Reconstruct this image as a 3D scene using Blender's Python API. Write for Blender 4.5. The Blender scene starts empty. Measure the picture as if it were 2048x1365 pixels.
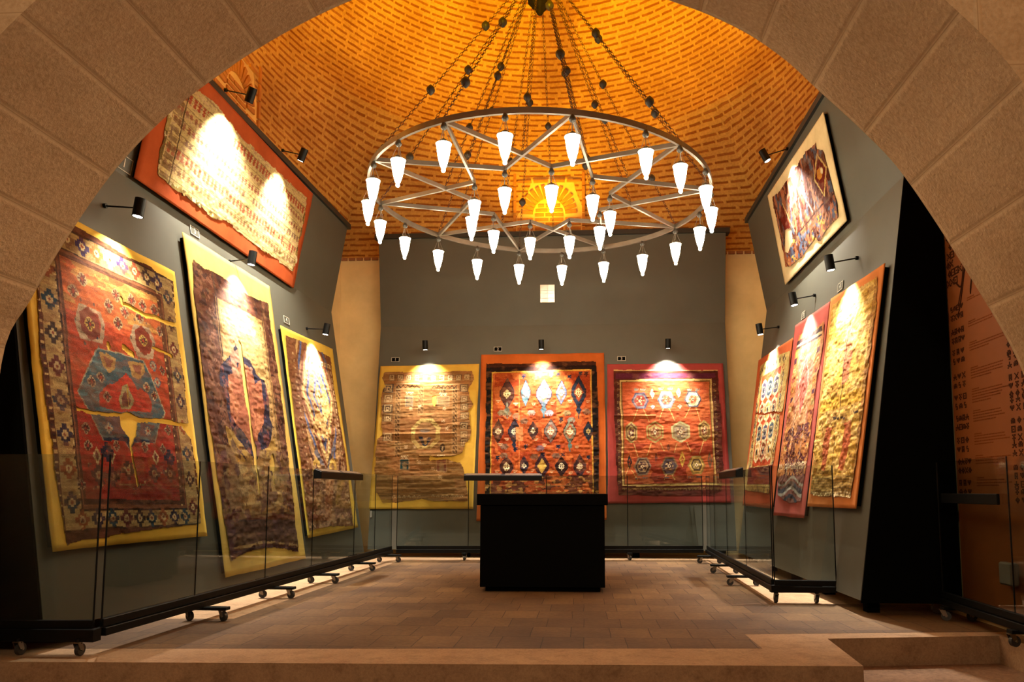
import bpy, bmesh, math, random
import numpy as np
from mathutils import Vector, Matrix
from math import sin, cos, pi, radians, sqrt, atan2
random.seed(7)
SC = bpy.context.scene
COL = SC.collection

# ------------------------------------------------------------------ camera
cam_d = bpy.data.cameras.new('camera')
cam = bpy.data.objects.new('camera', cam_d)
COL.objects.link(cam)
cam.location = (0, 0, 1.0)
cam.rotation_euler = (pi/2+.0925, 0, .055)
cam_d.sensor_width = 36
cam_d.lens = 1470/2048*36
cam_d.shift_x = -(1085-1024)/2048
cam_d.shift_y = (847.5-682.5)/2048
cam_d.clip_end = 100
SC.camera = cam
SC.view_settings.view_transform = 'Standard'
SC.view_settings.look = 'None'
SC.view_settings.gamma = 1
SC.view_settings.use_curve_mapping = False
SC.view_settings.exposure = 0.0
w = bpy.data.worlds.new('world'); SC.world = w; w.use_nodes = True
w.node_tree.nodes['Background'].inputs[0].default_value = (.5, .35, .22, 1)
w.node_tree.nodes['Background'].inputs[1].default_value = .02

# ------------------------------------------------------------------ materials
def lin(c):
    if isinstance(c, str):
        c = c.lstrip('#'); c = [int(c[i:i+2], 16)/255 for i in (0, 2, 4)]
    return tuple(x/12.92 if x <= .04045 else ((x+.055)/1.055)**2.4 for x in c)
def srgb(c): return (*lin(c), 1)
class NT:
    def __init__(s, name):
        s.m = bpy.data.materials.new(name); s.m.use_nodes = True
        s.t = s.m.node_tree; s.t.nodes.clear()
        s.out = s.n('ShaderNodeOutputMaterial')
    def n(s, typ, **k):
        x = s.t.nodes.new(typ)
        for a, v in k.items():
            if a.startswith('i_'):
                x.inputs[a[2:].replace('_', ' ')].default_value = v
            else: setattr(x, a, v)
        return x
    def l(s, a, b): s.t.links.new(a, b)
    def pr(s, rough=.6, metal=0, col=None, spec=.5):
        p = s.n('ShaderNodeBsdfPrincipled')
        p.inputs['Roughness'].default_value = rough
        p.inputs['Metallic'].default_value = metal
        p.inputs['Specular IOR Level'].default_value = spec
        if col: p.inputs['Base Color'].default_value = srgb(col)
        s.l(p.outputs[0], s.out.inputs[0]); s.p = p
        return p
    def tex(s, kind='Object'):
        return s.n('ShaderNodeTexCoord').outputs[kind]
    def noise(s, vec, scale, detail=4, rough=.6):
        n = s.n('ShaderNodeTexNoise'); n.inputs['Scale'].default_value = scale
        n.inputs['Detail'].default_value = detail; n.inputs['Roughness'].default_value = rough
        if vec: s.l(vec, n.inputs['Vector'])
        return n.outputs['Fac']
    def ramp(s, fac, stops):
        r = s.n('ShaderNodeValToRGB'); e = r.color_ramp.elements
        while len(e) < len(stops): e.new(.5)
        for i, (p, c) in enumerate(stops):
            e[i].position = p; e[i].color = srgb(c)
        s.l(fac, r.inputs[0]); return r.outputs[0]
    def mix(s, a, b, fac, mode='MIX'):
        m = s.n('ShaderNodeMix', data_type='RGBA', blend_type=mode)
        for sock, v in ((m.inputs[0], fac), (m.inputs[6], a), (m.inputs[7], b)):
            if isinstance(v, (int, float)): sock.default_value = v
            elif isinstance(v, str): sock.default_value = srgb(v)
            else: s.l(v, sock)
        return m.outputs[2]
    def bump(s, h, strength=.3, dist=.01, nrm=None):
        b = s.n('ShaderNodeBump'); b.inputs['Strength'].default_value = strength
        b.inputs['Distance'].default_value = dist; s.l(h, b.inputs['Height'])
        if nrm: s.l(nrm, b.inputs['Normal'])
        return b.outputs[0]
def simple(name, col, rough=.6, metal=0, var=.12, scale=6, bump=.0, bscale=60, spec=.5):
    t = NT(name); p = t.pr(rough, metal, spec=spec)
    v = t.tex(); f = t.noise(v, scale)
    c = lin(col); d = tuple(x*(1-var) for x in c); e = tuple(min(1, x*(1+var)) for x in c)
    r = t.n('ShaderNodeValToRGB'); t.l(f, r.inputs[0])
    r.color_ramp.elements[0].position = .3; r.color_ramp.elements[0].color = (*d, 1)
    r.color_ramp.elements[1].position = .7; r.color_ramp.elements[1].color = (*e, 1)
    t.l(r.outputs[0], p.inputs['Base Color'])
    if bump: t.l(t.bump(t.noise(v, bscale, 3), bump, .004), p.inputs['Normal'])
    return t.m
def emit(name, col, st):
    t = NT(name); e = t.n('ShaderNodeEmission'); e.inputs[0].default_value = (*col, 1)
    e.inputs[1].default_value = st; t.l(e.outputs[0], t.out.inputs[0]); return t.m

M = {}
M['black'] = simple('black_lacquer', '#030303', .6, spec=.06)
M['blackmetal'] = simple('black_powder_coat', '#050606', .45, 0, spec=.18)
M['ledge'] = simple('panel_top_ledge', '#1b1f1e', .6)
M['steel'] = simple('brushed_steel', '#8d857a', .3, 1)
M['rubber'] = simple('castor_wheel', '#2b2a29', .5)
M['ring'] = simple('aged_metal_bar', '#6f675c', .42, .6)
M['chain'] = simple('dark_bronze_chain', '#43291a', .5, .6)
M['bead'] = simple('grey_glass_bead', '#2e2a25', .45, .0, spec=.35)
M['hub'] = simple('dark_carved_hub', '#120b05', .8, spec=.1)
M['lampglass'] = emit('glowing_lamp_glass', (1, .86, .60), 58)
M['lens'] = emit('spot_lens', (1, .95, .85), 30)
M['white'] = simple('white_plastic', '#9d968a', .5)
M['platefr'] = simple('plate_outline', '#b9b3a2', .5)
M['cream_rail'] = simple('caption_board', '#57483c', .25)
M['paint'] = simple('dark_green_grey_paint', '#4b4a40', .62, 0, .05, 3, .08, 220, spec=.35)
M['edge'] = simple('matt_black_board', '#060707', .9, spec=.04)
M['plaster'] = simple('cream_plaster', '#d8c08c', .85, 0, .1, 2.2, .25, 30, spec=.2)
M['ink'] = simple('dark_printing_ink', '#3a1c0a', .8, spec=.1)
M['ink2'] = simple('brown_printing_ink', '#6b3510', .8, spec=.1)
M['orange'] = simple('orange_banner_vinyl', '#7d4518', .7, 0, .08, 2, spec=.25)

def stone(name, c0, c1, scale=5, bump=.6, bscale=45):
    t = NT(name); p = t.pr(.85, spec=.25); v = t.tex()
    f = t.noise(v, scale, 5, .65); g = t.noise(v, bscale, 5, .7)
    c = t.mix(t.ramp(f, [(.3, c0), (.7, c1)]), t.ramp(g, [(.35, c0), (.62, c1)]), .5)
    st = t.noise(v, 7, 6, .75); c = t.mix(c, t.ramp(st, [(.34, '#7c6a58'), (.52, '#ffffff')]), .35, 'MULTIPLY')
    t.l(c, p.inputs['Base Color'])
    t.l(t.bump(g, bump, .012), p.inputs['Normal'])
    return t.m
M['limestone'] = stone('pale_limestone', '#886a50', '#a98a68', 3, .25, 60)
M['limestone2'] = stone('worn_step_stone', '#6e5340', '#95765c', 2.5, .4, 40)

# tooled ashlar blocks with smooth drafted margins, one course per uv cell
t = NT('tooled_arch_stone'); p = t.pr(.9, spec=.15); uv = t.tex('UV'); ob = t.tex()
br = t.n('ShaderNodeTexBrick'); t.l(uv, br.inputs['Vector']); br.offset = .37; br.offset_frequency = 2
for a, v_ in (('Scale', 1), ('Mortar Size', .028), ('Mortar Smooth', .8), ('Bias', 0), ('Brick Width', 2.6), ('Row Height', .40)): br.inputs[a].default_value = v_
br.inputs['Color1'].default_value = (1, 1, 1, 1); br.inputs['Color2'].default_value = (.8, .8, .8, 1); br.inputs['Mortar'].default_value = (.5, .5, .5, 1)
br2 = t.n('ShaderNodeTexBrick'); t.l(uv, br2.inputs['Vector']); br2.offset = .37
for a, v_ in (('Scale', 1), ('Mortar Size', .003), ('Mortar Smooth', .3), ('Bias', 0), ('Brick Width', 2.6), ('Row Height', .40)): br2.inputs[a].default_value = v_
f = t.noise(ob, 2.0, 4); g = t.noise(ob, 46, 4, .65)
base = t.ramp(g, [(.35, '#a0845f'), (.52, '#b99c78'), (.7, '#cbb08c')])
base = t.mix(base, t.ramp(f, [(.3, '#a88a68'), (.7, '#c8ab88')]), .5)
mf = t.n('ShaderNodeMath', operation='MULTIPLY'); t.l(br.outputs['Fac'], mf.inputs[0]); mf.inputs[1].default_value = .45
base = t.mix(base, '#c9ae8a', mf.outputs[0])
base = t.mix(base, br.outputs['Color'], .12, 'MULTIPLY')
base = t.mix(base, '#a68a68', br2.outputs['Fac'])
t.l(base, p.inputs['Base Color'])
inv = t.n('ShaderNodeMath', operation='SUBTRACT'); inv.inputs[0].default_value = 1; t.l(br.outputs['Fac'], inv.inputs[1])
mu = t.n('ShaderNodeMath', operation='MULTIPLY'); t.l(g, mu.inputs[0]); t.l(inv.outputs[0], mu.inputs[1])
n1 = t.bump(mu.outputs[0], .6, .014)
inv2 = t.n('ShaderNodeMath', operation='SUBTRACT'); inv2.inputs[0].default_value = 1; t.l(br2.outputs['Fac'], inv2.inputs[1])
t.l(t.bump(inv2.outputs[0], .35, .006, n1), p.inputs['Normal'])
M['arch'] = t.m

# dome brickwork
t = NT('dome_brickwork'); p = t.pr(.9, spec=.15); uv = t.tex('UV'); ob = t.tex()
nz = t.n('ShaderNodeTexNoise'); nz.inputs['Scale'].default_value = 6; t.l(uv, nz.inputs['Vector'])
sub = t.n('ShaderNodeVectorMath', operation='SUBTRACT'); t.l(nz.outputs['Color'], sub.inputs[0]); sub.inputs[1].default_value = (.5, .5, .5)
scl = t.n('ShaderNodeVectorMath', operation='MULTIPLY'); t.l(sub.outputs[0], scl.inputs[0]); scl.inputs[1].default_value = (.05, .022, 0)
ad = t.n('ShaderNodeVectorMath', operation='ADD'); t.l(uv, ad.inputs[0]); t.l(scl.outputs[0], ad.inputs[1])
br = t.n('ShaderNodeTexBrick'); t.l(ad.outputs[0], br.inputs['Vector']); br.offset = .43; br.squash = 1.35; br.squash_frequency = 3
for a, v_ in (('Scale', 1), ('Mortar Size', .034), ('Mortar Smooth', .3), ('Bias', -.1), ('Brick Width', .34), ('Row Height', .088)): br.inputs[a].default_value = v_
br.inputs['Color1'].default_value = srgb('#9a5c22'); br.inputs['Color2'].default_value = srgb('#ac7032'); br.inputs['Mortar'].default_value = srgb('#d3a350')
f = t.noise(ob, 1.3, 4); g = t.noise(ob, 30, 4)
c = t.mix(br.outputs['Color'], t.ramp(f, [(.25, '#b59a80'), (.7, '#ffffff')]), .7, 'MULTIPLY')
c = t.mix(c, t.ramp(g, [(.25, '#a08c78'), (.7, '#ffffff')]), .5, 'MULTIPLY')
t.l(c, p.inputs['Base Color'])
inv = t.n('ShaderNodeMath', operation='SUBTRACT'); inv.inputs[0].default_value = 1; t.l(br.outputs['Fac'], inv.inputs[1])
t.l(t.bump(br.outputs['Fac'], .5, .015), p.inputs['Normal'])
M['brick'] = t.m

# floor tiles
t = NT('worn_floor_tiles'); p = t.pr(.7, spec=.3); ob = t.tex()
nz = t.n('ShaderNodeTexNoise'); nz.inputs['Scale'].default_value = 2.5; t.l(ob, nz.inputs['Vector'])
sub = t.n('ShaderNodeVectorMath', operation='SUBTRACT'); t.l(nz.outputs['Color'], sub.inputs[0]); sub.inputs[1].default_value = (.5, .5, .5)
scl = t.n('ShaderNodeVectorMath', operation='MULTIPLY'); t.l(sub.outputs[0], scl.inputs[0]); scl.inputs[1].default_value = (.02, .02, 0)
ad = t.n('ShaderNodeVectorMath', operation='ADD'); t.l(ob, ad.inputs[0]); t.l(scl.outputs[0], ad.inputs[1])
br = t.n('ShaderNodeTexBrick'); t.l(ad.outputs[0], br.inputs['Vector']); br.offset = .33
for a, v_ in (('Scale', 1), ('Mortar Size', .004), ('Mortar Smooth', .4), ('Bias', 0), ('Brick Width', .28), ('Row Height', .37)): br.inputs[a].default_value = v_
br.inputs['Color1'].default_value = srgb('#5f452b'); br.inputs['Color2'].default_value = srgb('#775a38'); br.inputs['Mortar'].default_value = srgb('#3a2616')
f = t.noise(ob, 1.1, 5); g = t.noise(ob, 28, 4)
c = t.mix(br.outputs['Color'], t.ramp(f, [(.3, '#96806c'), (.65, '#ffffff')]), .75, 'MULTIPLY')
c = t.mix(c, t.ramp(g, [(.3, '#a5917d'), (.65, '#ffffff')]), .45, 'MULTIPLY')
t.l(c, p.inputs['Base Color'])
h = t.n('ShaderNodeMath', operation='SUBTRACT'); t.l(g, h.inputs[0]); t.l(br.outputs['Fac'], h.inputs[1])
t.l(t.bump(h.outputs[0], .3, .008), p.inputs['Normal'])
M['tiles'] = t.m

# tinted sheet glass
t = NT('barrier_glass')
tr = t.n('ShaderNodeBsdfTransparent'); tr.inputs[0].default_value = (.82, .86, .85, 1)
gl = t.n('ShaderNodeBsdfGlossy'); gl.inputs['Roughness'].default_value = .02; gl.inputs[0].default_value = (.9, .95, 1, 1)
ge = t.n('ShaderNodeNewGeometry'); dt = t.n('ShaderNodeVectorMath', operation='DOT_PRODUCT'); t.l(ge.outputs['Incoming'], dt.inputs[0]); t.l(ge.outputs['Normal'], dt.inputs[1])
ab = t.n('ShaderNodeMath', operation='ABSOLUTE'); t.l(dt.outputs['Value'], ab.inputs[0])
om = t.n('ShaderNodeMath', operation='SUBTRACT'); om.inputs[0].default_value = 1; t.l(ab.outputs[0], om.inputs[1])
p5 = t.n('ShaderNodeMath', operation='POWER'); t.l(om.outputs[0], p5.inputs[0]); p5.inputs[1].default_value = 5
fr = t.n('ShaderNodeMath', operation='MULTIPLY_ADD'); t.l(p5.outputs[0], fr.inputs[0]); fr.inputs[1].default_value = .9; fr.inputs[2].default_value = .035
mx = t.n('ShaderNodeMixShader'); t.l(fr.outputs[0], mx.inputs[0]); t.l(tr.outputs[0], mx.inputs[1]); t.l(gl.outputs[0], mx.inputs[2])
t.l(mx.outputs[0], t.out.inputs[0])
M['glass'] = t.m

# woven textile: colour of every knot is stored on the mesh
t = NT('woven_rug'); p = t.pr(.95, spec=.1)
at = t.n('ShaderNodeAttribute', attribute_name='knots'); ob = t.tex('UV')
g = t.noise(ob, 120, 3, .7)
c = t.mix(at.outputs['Color'], t.ramp(g, [(.25, '#9a9a9a'), (.75, '#ffffff')]), .6, 'MULTIPLY')
t.l(c, p.inputs['Base Color']); t.l(t.bump(g, .5, .006), p.inputs['Normal'])
M['rug'] = t.m
def cloth(name, col):
    t = NT(name); p = t.pr(.95, spec=.1); ob = t.tex()
    g = t.noise(ob, 3.5, 4); h = t.noise(ob, 160, 2)
    c = lin(col)
    r = t.n('ShaderNodeValToRGB'); t.l(g, r.inputs[0])
    r.color_ramp.elements[0].position = .3; r.color_ramp.elements[0].color = (*[x*.82 for x in c], 1)
    r.color_ramp.elements[1].position = .7; r.color_ramp.elements[1].color = (*[min(1, x*1.12) for x in c], 1)
    t.l(r.outputs[0], p.inputs['Base Color']); t.l(t.bump(h, .35, .003), p.inputs['Normal'])
    return t.m

# ------------------------------------------------------------------ mesh helpers
class MB:
    def __init__(s): s.v = []; s.f = []; s.uv = None
    def add(s, vs, fs):
        o = len(s.v); s.v += [tuple(a) for a in vs]; s.f += [tuple(i+o for i in f) for f in fs]; return s
    def hexa(s, p):          # 8 points: bottom 4 (ccw) then top 4
        return s.add(p, [(0, 3, 2, 1), (4, 5, 6, 7), (0, 1, 5, 4), (1, 2, 6, 5), (2, 3, 7, 6), (3, 0, 4, 7)])
    def box(s, a, b):
        (x0, y0, z0), (x1, y1, z1) = a, b
        return s.hexa([(x0, y0, z0), (x1, y0, z0), (x1, y1, z0), (x0, y1, z0), (x0, y0, z1), (x1, y0, z1), (x1, y1, z1), (x0, y1, z1)])
    def cbox(s, c, d): return s.box([c[i]-d[i]/2 for i in range(3)], [c[i]+d[i]/2 for i in range(3)])
    def bar(s, a, b, wd, ht, up=(0, 0, 1)):
        a, b = Vector(a), Vector(b); d = (b-a).normalized(); u = Vector(up)
        sd = d.cross(u).normalized()*wd/2; u2 = sd.cross(d).normalized()*ht/2
        return s.hexa([a-sd-u2, a+sd-u2, b+sd-u2, b-sd-u2, a-sd+u2, a+sd+u2, b+sd+u2, b-sd+u2])
    def tube(s, a, b, r0, r1=None, n=12, caps=True):
        r1 = r0 if r1 is None else r1
        a, b = Vector(a), Vector(b); d = (b-a).normalized()
        x = d.orthogonal().normalized(); y = d.cross(x)
        vs = []
        for c, r in ((a, r0), (b, r1)):
            for i in range(n):
                t = 2*pi*i/n; vs.append(c+x*cos(t)*r+y*sin(t)*r)
        fs = [(i, (i+1) % n, n+(i+1) % n, n+i) for i in range(n)]
        if caps: fs += [tuple(range(n))[::-1], tuple(range(n, 2*n))]
        return s.add(vs, fs)
    def lathe(s, prof, c=(0, 0, 0), n=16, axis=(0, 0, 1)):
        d = Vector(axis).normalized(); x = d.orthogonal().normalized(); y = d.cross(x); c = Vector(c); vs = []
        for r, h in prof:
            for i in range(n):
                t = 2*pi*i/n; vs.append(c+d*h+x*cos(t)*r+y*sin(t)*r)
        fs = []
        for k in range(len(prof)-1):
            for i in range(n):
                j = (i+1) % n; fs.append((k*n+i, k*n+j, (k+1)*n+j, (k+1)*n+i))
        fs += [tuple(range(n))[::-1], tuple(range((len(prof)-1)*n, len(prof)*n))]
        return s.add(vs, fs)
    def torus(s, c, R, r, ax=(0, 0, 1), n=10, m=5, sx=1, ux=None):
        d = Vector(ax).normalized(); x = Vector(ux).normalized() if ux else d.orthogonal().normalized(); y = d.cross(x); c = Vector(c); vs = []
        for i in range(n):
            t = 2*pi*i/n; rad = x*cos(t)*sx+y*sin(t); cc = c+rad*R
            for j in range(m):
                q = 2*pi*j/m; vs.append(cc+rad.normalized()*cos(q)*r+d*sin(q)*r)
        fs = [(i*m+j, i*m+(j+1) % m, ((i+1) % n)*m+(j+1) % m, ((i+1) % n)*m+j) for i in range(n) for j in range(m)]
        return s.add(vs, fs)
    def obj(s, name, mat, parent=None, smooth=False, bevel=0, at=None):
        me = bpy.data.meshes.new(name); me.from_pydata(s.v, [], s.f)
        if bevel:
            b = bmesh.new(); b.from_mesh(me); bmesh.ops.recalc_face_normals(b, faces=b.faces)
            bmesh.ops.bevel(b, geom=[e for e in b.edges], offset=bevel, segments=1, affect='EDGES'); b.to_mesh(me); b.free()
        else:
            b = bmesh.new(); b.from_mesh(me); bmesh.ops.recalc_face_normals(b, faces=b.faces); b.to_mesh(me); b.free()
        if smooth: me.polygons.foreach_set('use_smooth', [True]*len(me.polygons))
        me.materials.append(mat if not isinstance(mat, str) else M[mat])
        o = bpy.data.objects.new(name, me); COL.objects.link(o)
        if parent: o.parent = parent
        if at: o.location = at
        return o
def tag(o, label=None, cat=None, group=None, kind=None):
    if label: o['label'] = label
    if cat: o['category'] = cat
    if group: o['group'] = group
    if kind: o['kind'] = kind
    return o
def empty(name, loc, label, cat, group=None):
    o = bpy.data.objects.new(name, None); COL.objects.link(o); o.location = loc; o.empty_display_size = .1
    return tag(o, label, cat, group)
def rel(o, parent):   # keep world position of parts modelled in world coordinates
    o.parent = parent; o.matrix_parent_inverse = Matrix.Translation(parent.location).inverted(); return o
def struct(o): o['kind'] = 'structure'; return o
# ------------------------------------------------------------------ the room
XL, XR, YN, YF = -4.06, 3.06, 4.12, 11.92
ZW = 4.93
# floor slab: tiled field with paler slabs around it, front edge stepped on the right
FZ = -.42
def slab(name, pts, z0, z1, mat):
    n = len(pts); m = MB()
    m.add([(x, y, z1) for x, y in pts]+[(x, y, z0) for x, y in pts], [tuple(range(n)), tuple(range(2*n-1, n-1, -1))]+[(i, n+i, n+(i+1) % n, (i+1) % n) for i in range(n)])
    return struct(m.obj(name, mat))
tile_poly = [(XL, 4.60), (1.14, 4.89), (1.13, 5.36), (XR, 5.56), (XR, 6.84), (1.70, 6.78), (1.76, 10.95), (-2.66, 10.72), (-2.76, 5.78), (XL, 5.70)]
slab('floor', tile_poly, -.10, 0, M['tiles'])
# pale stone paving along the front of the tiled field (with the step cut into its front right)
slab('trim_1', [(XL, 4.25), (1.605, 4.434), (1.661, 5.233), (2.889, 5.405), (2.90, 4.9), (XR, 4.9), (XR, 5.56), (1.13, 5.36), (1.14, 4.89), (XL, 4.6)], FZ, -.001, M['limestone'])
slab('trim_2', [(XL, 5.70), (-2.76, 5.78), (-2.66, 10.72), (1.76, 10.95), (1.70, 6.78), (XR, 6.84), (XR, YF), (XL, YF)], -.3, -.001, M['limestone'])  # paler floor cut to the spotlit patches by the barriers, light put into colour
slab('trim_3', [(1.60, 4.70), (2.9, 4.86), (2.889, 5.41), (1.661, 5.24)], FZ, -.19, M['limestone2'])
slab('trim_4', [(2.80, 3.0), (XR+.6, 3.0), (XR+.6, 4.9), (2.90, 4.9), (2.86, 4.2)], FZ, -.10, M['limestone2'])
slab('floor.001', [(-7, -4), (7, -4), (7, 5.3), (-7, 5.3)], FZ-.1, FZ, M['limestone2'])

# plaster walls
def wall(name, a, b, z0, z1, th, mat='plaster'):
    a, b = Vector((*a, 0)), Vector((*b, 0)); d = (b-a).normalized(); nn = Vector((d.y, -d.x, 0))*th
    m = MB(); m.hexa([(p.x, p.y, z) for z in (z0, z1) for p in (a, b, b+nn, a+nn)])
    return struct(m.obj(name, mat))
wall('wall_left', (XL, YF), (XL, YN), -.3, ZW, .3)
wall('wall_right', (XR, YN), (XR, YF), -.3, ZW, .3)
wall('wall_back', (XL-.3, YF), (XR+.3, YF), -.3, ZW, -.3)

# brick zone: square room -> octagonal folds -> dome, one shell
hx, hy = (XR-XL)/2, (YF-YN)/2; cx, cy = (XR+XL)/2, (YF+YN)/2
ths = []
corner = atan2(hy, hx)
for a, b in ((-corner, corner), (corner, pi-corner), (pi-corner, pi+corner), (pi+corner, 2*pi-corner)):
    ths += [a+(b-a)*i/24 for i in range(24)]
NTH = len(ths)
rows = []; ZT = 6.9; RD = 3.55
def rrect(t): return min(hx/max(1e-6, abs(cos(t))), hy/max(1e-6, abs(sin(t))))
def rell(t): return hx*hy/sqrt((hy*cos(t))**2+(hx*sin(t))**2)
for k in range(15):
    s_ = k/14; z = ZW+(ZT-ZW)*s_; b_ = max(0, (s_-.10)/.9)**1.15
    rows.append([((1-b_)*rrect(t)+b_*rell(t), z) for t in ths])
for k in range(1, 25):
    ph = k/24*pi/2*.985; rows.append([(rell(t)*cos(ph), ZT+RD*sin(ph)) for t in ths])
vs = []; uvv = []
vlen = 0; prevm = None
for row in rows:
    mr = (row[12][0], row[12][1])
    if prevm: vlen += sqrt((mr[0]-prevm[0])**2+(mr[1]-prevm[1])**2)
    prevm = mr
    # perimeter length on the square ring keeps bricks upright
    for i, (r, z) in enumerate(row):
        vs.append((cx+r*cos(ths[i]), cy+r*sin(ths[i]), z)); uvv.append((i, vlen))
per = [0]
for i in range(NTH):
    p0, p1 = vs[i], vs[(i+1) % NTH]; per.append(per[-1]+sqrt((p1[0]-p0[0])**2+(p1[1]-p0[1])**2))
m = MB(); fs = []; uvs = []
for k in range(len(rows)-1):
    for i in range(NTH):
        j = (i+1) % NTH
        fs.append((k*NTH+i, (k+1)*NTH+i, (k+1)*NTH+j, k*NTH+j))
        uvs += [(per[i], uvv[k*NTH][1]), (per[i], uvv[(k+1)*NTH][1]), (per[i+1], uvv[(k+1)*NTH][1]), (per[i+1], uvv[k*NTH][1])]
m.add(vs, fs); m.add([(v[0], v[1], v[2]) for v in vs[-NTH:]], [tuple(range(NTH))])
me = bpy.data.meshes.new('ceiling'); me.from_pydata(m.v, [], m.f); ul = me.uv_layers.new()
for i, q in enumerate(uvs): ul.data[i].uv = q
me.materials.append(M['brick'])
dome = struct(bpy.data.objects.new('ceiling', me)); COL.objects.link(dome)

# serrated brick course where brick meets plaster
m = MB()
def saw(a, b, nrm):
    a, b = Vector(a), Vector(b); L = (b-a).length; n = int(L/.13); d = (b-a)/n
    for i in range(n):
        p = a+d*i; m.box_ = None
        q = p+d*.78; nn = Vector(nrm)*.035
        m.hexa([p-Vector((0, 0, .045)), q-Vector((0, 0, .045)), q+nn-Vector((0, 0, .045)), p+nn-Vector((0, 0, .045)), p, q, q+nn, p+nn])
saw((XL, YF, ZW), (XR, YF, ZW), (0, -1, 0)); saw((XL, YN, ZW), (XL, YF, ZW), (1, 0, 0)); saw((XR, YN, ZW), (XR, YF, ZW), (-1, 0, 0))
struct(m.obj('trim_5', simple('cut_brick', '#8d5c38', .9)))

# blind brick arches set flat in three walls above the display walls
MORT = simple('lime_mortar', '#d8ab56', .9, 0, .1, 8, .3, 60)
BRK = simple('arch_brick', '#ad6c22', .9, 0, .2, 9, .3, 60)
def niche(c, ex, nn, names):
    """c: foot centre on the wall, ex: unit vector along the wall, nn: unit vector into the room"""
    c, ex, nn = Vector(c), Vector(ex), Vector(nn); nz = .69
    Pq = lambda x, z, d: c+ex*x+Vector((0, 0, z))+nn*d
    def slab_(m, q, d): m.hexa([Pq(x, z, -.01) for x, z in q]+[Pq(x, z, d) for x, z in q])
    def rc(m, x0, x1, z0, z1, d=.036): slab_(m, [(x0, z0), (x1, z0), (x1, z1), (x0, z1)], d)
    m = MB(); rc(m, -.60, .60, 0, 1.31, .012); struct(m.obj(names[0], MORT))
    m = MB()
    for s_ in (-1, 1):
        z = .01
        while z < 1.25: rc(m, s_*.575-.024, s_*.575+.024, z, z+.21, .042); z += .235
    x = -.53
    for i in range(4): rc(m, x, x+.235, 1.235, 1.275, .042); x += .275
    for i in range(15):
        a = pi*(i+.5)/15; r0, r1 = .27, .50 if abs(cos(a)) < .8 else .46
        e = Vector((cos(a), sin(a))); f = Vector((-sin(a), cos(a)))*.024
        slab_(m, [tuple(Vector((0, nz))+e*r0-f), tuple(Vector((0, nz))+e*r1-f*1.3), tuple(Vector((0, nz))+e*r1+f*1.3), tuple(Vector((0, nz))+e*r0+f)], .036)
    for k in range(12):
        z = .03+k*.078; hw = .235 if z < nz else sqrt(max(0, .235**2-(z-nz+.03)**2))
        if hw > .06:
            sp = random.uniform(-.08, .08); rc(m, -hw, sp-.012, z, z+.046, .03); rc(m, sp+.012, hw, z, z+.046, .03)
        if z < nz-.04:
            for s_ in (-1, 1):
                a_, b_ = sorted((s_*.27, s_*.53)); rc(m, a_, b_, z, z+.046)
    struct(m.obj(names[1], BRK))
niche((-.545, YF, ZW), (1, 0, 0), (0, -1, 0), ('trim_6', 'trim_7'))
niche((XL, 8.02, ZW), (0, 1, 0), (1, 0, 0), ('trim_8', 'trim_9'))
niche((XR, 8.02, ZW), (0, -1, 0), (-1, 0, 0), ('trim_10', 'trim_11'))

# pointed barrel arch of tooled stone between the viewer and the domed room
prof = [(-3.43, FZ), (-3.47, .6), (-3.46, 1.3), (-3.42, 1.865), (-3.285, 2.134), (-3.134, 2.42), (-2.937, 2.745), (-2.79, 2.95), (-2.62, 3.145), (-2.42, 3.335), (-2.19, 3.51), (-1.97, 3.66), (-1.69, 3.82), (-1.41, 3.95), (-1.1, 4.06), (-.78, 4.125), (-.45, 4.15),
        (-.12, 4.115), (.22, 4.01), (.553, 3.873), (.754, 3.785), (.981, 3.655), (1.19, 3.487), (1.367, 3.30), (1.583, 3.075), (1.775, 2.85), (1.947, 2.572), (2.121, 2.253), (2.29, 1.927), (2.403, 1.662), (2.50, 1.3), (2.56, .8), (2.58, .3), (2.58, FZ)]
def catmull(P, n=4):
    out = []
    for i in range(len(P)-1):
        p0, p1, p2, p3 = (Vector(P[max(0, i-1)]), Vector(P[i]), Vector(P[i+1]), Vector(P[min(len(P)-1, i+2)]))
        for k in range(n):
            t = k/n; out.append(.5*((2*p1)+(p2-p0)*t+(2*p0-5*p1+4*p2-p3)*t*t+(3*p1-p0-3*p2+p3)*t**3))
    out.append(Vector(P[-1])); return out
pf = catmull(prof)
YA, YB = 4.12, 3.06
m = MB(); uvs = []; s_ = 0; n = len(pf)
arc = [0]
for i in range(1, n): arc.append(arc[-1]+(pf[i]-pf[i-1]).length)
off = .13
outer = []
for i, q in enumerate(pf):                          # outer boundary of the wall face
    c_ = Vector((-.45, 1.2)); d = (q-c_); k = 1e9
    if d.x: k = min(k, (6.4-c_.x if d.x > 0 else -7.3-c_.x)/d.x)
    if d.y: k = min(k, (7.5-c_.y if d.y > 0 else FZ-c_.y)/d.y)
    outer.append(c_+d*max(1, k))
V_ = []
for Y in (YA, YB):
    V_ += [(q.x, Y, q.y) for q in pf]
for Y in (YA, YB):
    V_ += [(q.x, Y, q.y) for q in outer]
F_ = []; UV = []
for i in range(n-1):
    F_.append((i, i+1, n+i+1, n+i)); UV += [(0, arc[i]+off), (0, arc[i+1]+off), (YA-YB, arc[i+1]+off), (YA-YB, arc[i]+off)]
    for a_, b_ in ((0, 2*n), (n, 3*n)):
        f_ = (a_+i, b_+i, b_+i+1, a_+i+1); F_.append(f_)
        UV += [(1.3*V_[j][0]+.4, V_[j][2]) for j in f_]
me = bpy.data.meshes.new('wall_front'); me.from_pydata(V_, [], F_); ul = me.uv_layers.new()
for i, q in enumerate(UV): ul.data[i].uv = q
me.materials.append(M['arch']); o = struct(bpy.data.objects.new('wall_front', me)); COL.objects.link(o)
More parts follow.
